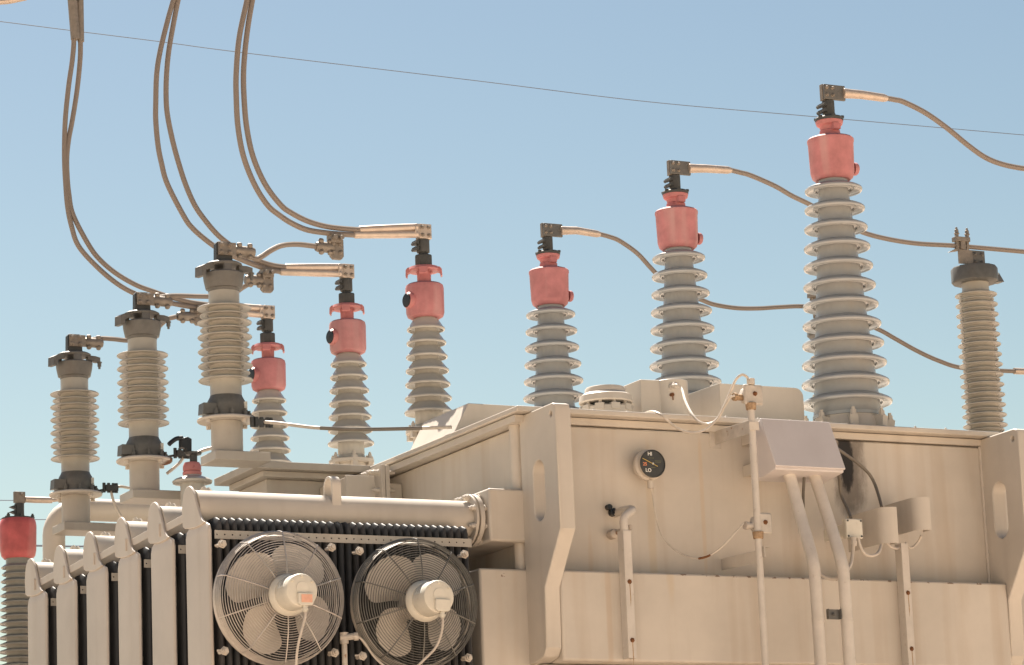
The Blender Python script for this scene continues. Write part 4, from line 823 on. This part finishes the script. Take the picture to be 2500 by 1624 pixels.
for (a, b_, lab, up) in ((j1a, j1b, 'rusty square junction box on top of the upright conduit, against the sky', True), (j2a, j2b, 'rusty junction box halfway down the upright conduit', False)):
    cx_, cz_ = (a.x + b_.x) / 2, (a.z + b_.z) / 2; hw, hh = (b_.x - a.x) / 2, (a.z - b_.z) / 2
    t = thing('junction_box', (cx_, YP, cz_), lab, 'junction box', 'junction boxes on the upright conduit')
    s = MB(); s.box((cx_ - hw, YP - 0.012, cz_ - hh), (cx_ + hw, YP + 0.008, cz_ + hh)); lid = s.build('lid', 'paint_rusty', t, 0.010)
    s = MB(); s.bolt((cx_ + 0.006, YP - 0.012, cz_ + 0.004), (0, -1, 0), 0.010, 0.010); s.build('lid_screw', 'rust', lid)
    s = MB(); s.lathe([(hh * .93, 0.009), (hh * .93, 0.05), (hh * .7, 0.062), (0.0, 0.064)], (cx_ - 0.008, YP, cz_), 'Y', 8); s.build('box_body', 'paint_rusty', t, 0.006)
    s = MB(); s.cyl((PXX, YP, cz_ - hh - 0.028), (PXX, YP, cz_ - hh + 0.01), 0.026, 0.03, n=14); s.build('lower_hub', 'ochre', t, 0.003)
    s = MB(); s.cyl((cx_ - hw - 0.035, YP + 0.025, cz_ - 0.012), (cx_ - hw * .7, YP + 0.025, cz_ - 0.012), 0.017, n=12); s.cyl((cx_ - hw - 0.05, YP + 0.02, cz_ - 0.012), (cx_ - hw - 0.03, YP + 0.022, cz_ - 0.012), 0.022, n=8); s.build('side_gland', 'ochre' if up else 'paint_rusty', t, 0.002)
    if up: s = MB(); s.cyl((cx_ - 0.008, YP, cz_ + hh), (cx_ - 0.008, YP, cz_ + hh + 0.032), 0.022, n=12); s.build('top_gland', 'paint_rusty', t, 0.003)

# ------------------------------------------------------------------ gauge
gc = at((1520 + 960 * 140 / 1804) / K, (1080 + 670 * 140 / 1804) / K, Y=-0.115)
t = thing('dial_gauge', (gc.x, 0, gc.z), 'round gauge with dark blue dial reading HI and LO on the tank wall', 'gauge')
G = 0.071
s = MB(); s.lathe([(0.060, 0.114), (0.060, 0.075), (G + .010, 0.070), (G + .012, 0.045), (G + .001, 0.034), (G + .001, 0.012)], gc, 'Y', 48); s.build('housing', 'paint', t)
s = MB(); s.lathe([(G + .002, 0.010), (G + .003, 0.0), (G - .0015, -0.002), (G - .003, 0.003)], gc, 'Y', 44); s.build('dark_rim', 'dark', t)
s = MB(); s.lathe([(G - .002, 0.0042), (0.0, 0.004)], gc, 'Y', 40); dl = s.build('dial_face', 'dial', t)
s = MB(); s.bar(gc + Vector((-0.062, -0.0015, 0.026)), gc + Vector((0.026, -0.0015, -0.014)), 0.0014, 0.005, ref=(0, 1, 0)); s.build('needle', 'yellow', dl)
s = MB(); s.lathe([(0.006, 0), (0.004, -0.004), (0.0, -0.005)], gc, 'Y', 12); s.build('needle_hub', 'label', dl)
def text(body, dx, dz, size, m, nm='dial_lettering', par=None):
    cu = bpy.data.curves.new(nm, 'FONT'); cu.body = body; cu.size = size; cu.extrude = 0.0004; cu.align_x = 'CENTER'; cu.align_y = 'CENTER'; cu.offset = 0.0004
    o_ = bpy.data.objects.new(nm, cu); COL.objects.link(o_); cu.materials.append(M[m]); o_.parent = par or dl
    o_.rotation_euler = (PI / 2, 0, 0); o_.location = gc + Vector((dx, 0.0028, dz)) - parent_loc(par or dl)
    bpy.context.view_layer.update(); me = bpy.data.meshes.new_from_object(o_.evaluated_get(bpy.context.evaluated_depsgraph_get()))
    q_ = bpy.data.objects.new(nm, me); COL.objects.link(q_); q_.parent = o_.parent; q_.location = o_.location; q_.rotation_euler = o_.rotation_euler
    if not me.materials: me.materials.append(M[m])
    bpy.data.objects.remove(o_); return q_
text('HI', -0.015, 0.051, 0.028, 'white'); text('25', -0.047, -0.004, 0.024, 'orange'); text('LO', -0.028, -0.036, 0.027, 'white')
for k_, (xa, xb, z_) in enumerate(((0.012, 0.052, 0.016), (0.014, 0.048, 0.009), (-0.022, 0.008, 0.030), (-0.012, 0.014, -0.020))):
    s = MB(); s.box(gc + Vector((xa, 0.0022, z_ - .0016)), gc + Vector((xb, 0.0030, z_ + .0016))); s.build('fine_print', 'print', dl)
s = MB(); s.cyl(gc + Vector((0.004, 0.045, -G - .012)), gc + Vector((0.004, 0.045, -G - .052)), 0.0165, n=14); s.build('stem', 'paint', t)
A = [(945, 1335, -.06), (985, 1545 - 25, -.05), (1010, 1600, -.05)]
def zh(x, y): return ((1250 + .3151 * x) / K, (1150 + .3151 * y) / K)
P = spline([gc + Vector((0.004, 0.045, -G - .05))] + [at(*zh(x, y), Y=y_) for x, y, y_ in ((1090, 190, -.06), (1110, 330, -.06), (1135, 430, -.06), (1165, 505, -.07), (1215, 570, -.09), (1290, 630, -.12), (1370, 665, -.16), (1450, 678, -.2), (1540, 650, -.26), (1630, 585, -.3), (1720, 490, -.33), (1795, 405, -.345))], 8)
s = MB(); s.tube(P, 0.0046, 8); o = s.build('capillary_tube', 'cable', loc=P[0]); tag(o, 'thin capillary drooping from the gauge to the lower junction box', 'capillary tube')
s = MB(); s.tube([at(*zh(x, y), Y=y_ - .003) for x, y, y_ in ((1447, 679, -.2), (1475, 674, -.22), (1510, 664, -.24), (1536, 652, -.26))], 0.0062, 8); s.build('bare_patch', 'rust', o)

# ------------------------------------------------------------------ sloping control cabinet and its conduits
cA, cB, cC, cD = at(*zf(335, 390), Y=-.28), at(*zf(842, 412), Y=-.28), at(*zf(440, 765), Y=-.41), at(*zf(955, 782), Y=-.41)
zt, zb_ = (cA.z + cB.z) / 2, (cC.z + cD.z) / 2; x0 = (cA.x + cC.x) / 2 - .004; x1 = (cB.x + cD.x) / 2
t = thing('control_cabinet', ((x0 + x1) / 2, -0.3, zb_), 'pale sloping fronted cabinet on the tank wall above two thick conduits', 'cabinet')
s = MB(); s.prism([(x0, -.28, zt), (x0, -.41, zb_ + 0.018), (x0, -.41, zb_), (x0, -.20, zb_ - 0.028), (x0, -.16, zt - 0.03)], (x1 - x0, 0, 0)); s.build('cabinet_body', 'cabinet', t, 0.006)
nv = Vector((0, -(zt - zb_), -(0.13))).normalized(); nv = Vector((0, -(zt - zb_), 0.13)).normalized()
s = MB(); q = [Vector((x0 - .004, -.28, zt)), Vector((x1 + .004, -.28, zt)), Vector((x1 + .004, -.41, zb_ + .012)), Vector((x0 - .004, -.41, zb_ + .012))]; s.prism([p + nv * 0.001 for p in q], nv * 0.014); s.build('door', 'cabinet', t, 0.004)
for z in (zt - .06, zb_ + .06):
    for xa in (x0 + .05, x1 - .10): s = MB(); s.box((xa, -0.19, z - .03), (xa + .05, 0.001, z + .03)); s.build('standoff', 'paint', t, 0.002)
CG = 'thick conduits dropping from the sloping cabinet'
for pts, lab, loc in (([(1832, 1100, -.32), (1840, 1122, -.33), (1862, 1205, -.40), (1880, 1268, -.47), (1890, 1308, -.505), (1895, 1350, -.51), (1908, 1546, -.51), (1925, 1800, -.51)], 'left of the two thick bent conduits beneath the cabinet', 0),
                      ([(1888, 1095, -.32), (1897, 1118, -.33), (1925, 1205, -.40), (1945, 1268, -.47), (1956, 1308, -.505), (1962, 1350, -.51), (1975, 1546, -.51), (1992, 1800, -.51)], 'right of the two thick bent conduits, beside the square white box', 1)):
    P = spline([at(*p[:2], Y=p[2]) for p in pts], 8); P[-1] = Vector((P[-1].x, P[-1].y, 0.25)); t = thing('thick_conduit', P[0], lab, 'conduit', CG)
    s = MB(); s.tube(P, 0.0315, 20); s.build('conduit_pipe', 'conduit', t)
    i_ = [k for k in range(len(P)) if P[k].z < at(1905, 1425, Y=-.51).z][0]; d = (P[i_] - P[i_ - 1]).normalized(); s = MB()
    for k in (0, 0.018): s.cyl(P[i_] + d * k, P[i_] + d * (k + .010), 0.0335, n=20)
    s.build('strap', 'conduit', t)
p = at(1937, 1428, Y=-.50); s = MB(); s.box(p + Vector((-0.036, 0, -0.026)), p + Vector((0.034, 0.005, 0.026))); s.box(p + Vector((-0.04, -0.02, -0.026)), p + Vector((-0.0362, 0.005, 0.026))); s.box(p + Vector((0.0342, -0.02, -0.026)), p + Vector((0.038, 0.005, 0.026))); s.bolt(p + Vector((0.0, 0, 0)), (0, -1, 0), 0.009, 0.01)
tag(s.build('strut_clip', 'casting', loc=p, bevel=0.001), 'grey steel strut clip between the two thick conduits', 'clip')
for pts, r, m, lab in (([(1868, 1100, -.30), (1869, 1112, -.30), (1867, 1150, -.26), (1868, 1200, -.20), (1870, 1250, -.2)], 0.008, 'cabledark', 'thin dark cable hanging from the gland under the cabinet, between the conduits'),
                       ([(1945, 1042, -.3), (1965, 1056, -.26), (1995, 1078, -.18), (2020, 1102, -.12), (2033, 1125, -.12), (2043, 1155, -.16), (2049, 1178, -.2)], 0.0085, 'cabledark', 'dark cable bowing from the cabinet side over the black stain to a gauge hood'),
                       ([(1948, 1095, -.28), (1951, 1115, -.22), (1955, 1150, -.18), (1968, 1180, -.25), (1978, 1204, -.36)], 0.0085, 'cabledark', 'dark cable dropping from the cabinet to the square white box'),
                       ([(1984, 1252, -.4), (1983, 1270, -.4), (1981, 1290, -.4), (1976, 1315, -.42), (1962, 1332, -.44), (1940, 1345, -.42), (1920, 1342, -.4), (1900, 1330, -.36)], 0.010, 'cable', 'pale cable curving left beneath the square box, behind a thick conduit'),
                       ([(1994, 1250, -.4), (2000, 1272, -.4), (2010, 1287, -.4), (2026, 1292, -.39), (2042, 1284, -.37), (2050, 1262, -.33)], 0.0088, 'cable', 'pale cable making a U from the square box up into a gauge hood')):
    P = spline([at(*p[:2], Y=p[2]) for p in pts], 8); s = MB(); s.tube(P, r, 8); tag(s.build('control_cable', m, loc=P[0]), lab, 'cable')
# square box
a, b_ = at(1965.5, 1205, Y=-.38), at(2007, 1252, Y=-.38); t = thing('terminal_box', ((a.x + b_.x) / 2, -.35, b_.z), 'small square white box with four corner screws, right of the thick conduits', 'terminal box')
s = MB(); s.box((a.x, -.38, b_.z), (b_.x, -.34, a.z)); s.box((a.x + .02, -.339, b_.z + .02), (b_.x - .02, -.12, a.z - .02)); s.build('box_body', 'motor', t, 0.006)
s = MB()
for x in (a.x + .011, b_.x - .011):
    for z in (a.z - .011, b_.z + .011): s.lathe([(0.0055, 0.0), (0.0055, -0.003)], (x, -.381, z), 'Y', 8)
s.build('corner_screw', 'dark', t)
s = MB(); c = at(1984, 1262, Y=-.40); s.cyl(c + Vector((0, 0, -0.018)), c + Vector((0, 0, 0.03)), 0.016, n=12); s.cyl(c + Vector((0, 0, -0.006)), c + Vector((0, 0, 0.008)), 0.019, n=8); s.build('cable_gland', 'cable', t)
# gauge hoods
for (tl, bl, Yf, lab) in (((2083, 1178), (2090, 1262), -.39, 'lower left curved sheet hood shading a gauge, beside the square box'), ((2161, 1155), (2165, 1232), -.34, 'upper right curved sheet hood shading a gauge, farther along the wall')):
    a, b_ = at(*tl, Y=Yf), at(*bl, Y=Yf); xr = (a.x + b_.x) / 2; xl = xr - 0.085; rc = 0.066
    prof = [(xl, -0.03)] + [(xl + rc - rc * math.cos(q_), Yf + rc - rc * math.sin(q_)) for q_ in [PI / 2 * k / 8 for k in range(9)]] + [(xr, Yf), (xr, Yf + 0.08)]
    pin = [(xr - .004, Yf + .08), (xr - .004, Yf + .004)] + [(xl + rc - (rc - .004) * math.cos(q_), Yf + rc - (rc - .004) * math.sin(q_)) for q_ in [PI / 2 * k / 8 for k in range(8, -1, -1)]] + [(xl + .004, -0.03)]
    t = thing('gauge_hood', (xr - .06, Yf + .2, b_.z), lab, 'gauge hood', 'sheet hoods over the gauges')
    s = MB(); s.prism([(x, y, b_.z) for x, y in prof + pin], (0, 0, a.z - b_.z)); s.build('hood_sheet', 'paint', t, 0.001)
    s = MB(); s.prism([(xl + .005, -.03, a.z - .006), (xl + .005, Yf + rc, a.z - .006), (xl + rc, Yf + .006, a.z - .006), (xr - .005, Yf + .006, a.z - .006), (xr - .005, -.03, a.z - .006)], (0, 0, 0.004)); s.build('hood_lid', 'paint', t)
    s = MB(); s.lathe([(0.020, 0.0), (0.020, 0.16), (0.012, 0.17), (0.012, 0.32)], (xl + .042, Yf + .03, (a.z + b_.z) / 2 - .01), 'Y', 24); s.build('gauge_body', 'dark', t)
for pts, lab in (([(2104, 1262, -.2), (2112, 1272, -.2), (2122, 1272, -.2), (2135, 1258, -.2), (2142, 1244, -.22)], 'small pale cable loop under the upper gauge hood, beside the trunking'), ([(2060, 1262, -.25), (2072, 1272, -.25), (2085, 1275, -.22), (2098, 1268, -.2)], 'short pale cable tucked beneath the lower gauge hood')):
    P = spline([at(*p[:2], Y=p[2]) for p in pts], 8); s = MB(); s.tube(P, 0.007, 8); tag(s.build('control_cable', 'cable', loc=P[0]), lab, 'cable')

# ------------------------------------------------------------------ angle trunkings down the wall
TG = 'tan angle trunkings with rusty bolts on the tank wall'
for (x0_, y0_, x1_, y1_, yw, bolts, lab) in ((1448, 1232, 1474, 1530, -.235, ((1462, 1352), (1468, 1488)), 'left angle trunking with two rusty bolts below the dark elbow'), (2094, 1262, 2124, 1640, -.235, ((2110, 1378), (2118, 1508)), 'right angle trunking with two rusty bolts under the gauge hoods')):
    tl = at(x0_, y0_, Y=yw); br = at(x1_, y1_, Y=yw); wd = 0.046; xc = tl.x
    t = thing('angle_trunking', (xc + wd / 2, yw, br.z), lab, 'cable trunking', TG)
    s = MB(); s.box((xc, yw, br.z), (xc + wd, yw + 0.006, tl.z)); s.box((xc, yw + .0062, br.z), (xc + 0.006, LY - .001, tl.z)); s.box((xc + wd - .006, yw + .0062, br.z), (xc + wd, LY - .001, tl.z)); s.build('trunking_sheet', 'conduit', t, 0.002)
    s = MB()
    for bx, by in bolts: p = at(bx, by, Y=yw); s.bolt((xc + wd * .52, yw, p.z), (0, -1, 0), 0.010, 0.006)
    s.build('rusty_bolt', 'rust', t)
    s = MB()
    for bx, by in bolts: p = at(bx, by, Y=yw); s.prism([(xc + wd * .48, yw - .0006, p.z), (xc + wd * .58, yw - .0006, p.z), (xc + wd * .62, yw - .0006, p.z - .09), (xc + wd * .52, yw - .0006, p.z - .13)], (0, 0.0008, 0))
    s.build('rust_run', 'ochre', t)
# dark elbow on the wall
e0 = at(1424, 1185, Y=0.0); t = thing('pipe_elbow', e0, 'short pipe elbow with dark rusty unions above the left trunking', 'pipe elbow')
s = MB(); e1 = at(1447, 1182, Y=-.16); e2 = at(1452, 1236, Y=-.21)
s.tube(spline([Vector((e0.x + .01, 0.0, e1.z)), Vector((e0.x + .01, -0.12, e1.z)), Vector((e0.x + .012, -.185, e1.z - .012)), Vector((e2.x, -.21, e1.z - .06)), Vector((e2.x, -.21, e2.z - .02))], 8), 0.022, 14); s.build('elbow_pipe', 'conduit', t)
s = MB(); p = at(1428, 1190, Y=-.03); s.lathe([(0.022, 0.03), (0.022, 0.0), (0.012, -0.002), (0.012, -0.012)], p, 'Y', 8); p = at(1418, 1178, Y=-.03); s.lathe([(0.015, 0.03), (0.015, 0.0), (0.0, -0.001)], p, 'Y', 10); s.build('dark_union', 'black', t)
s = MB(); p = at(1430, 1240, Y=-.05); s.lathe([(0.026, 0.05), (0.026, 0.0), (0.018, -0.006), (0.0, -0.007)], p, 'Y', 12); s.cyl(p + Vector((0, 0.02, 0)), p + Vector((0.04, -.1, 0.02)), 0.014, n=10); s.build('drain_union', 'paint_rusty', t)
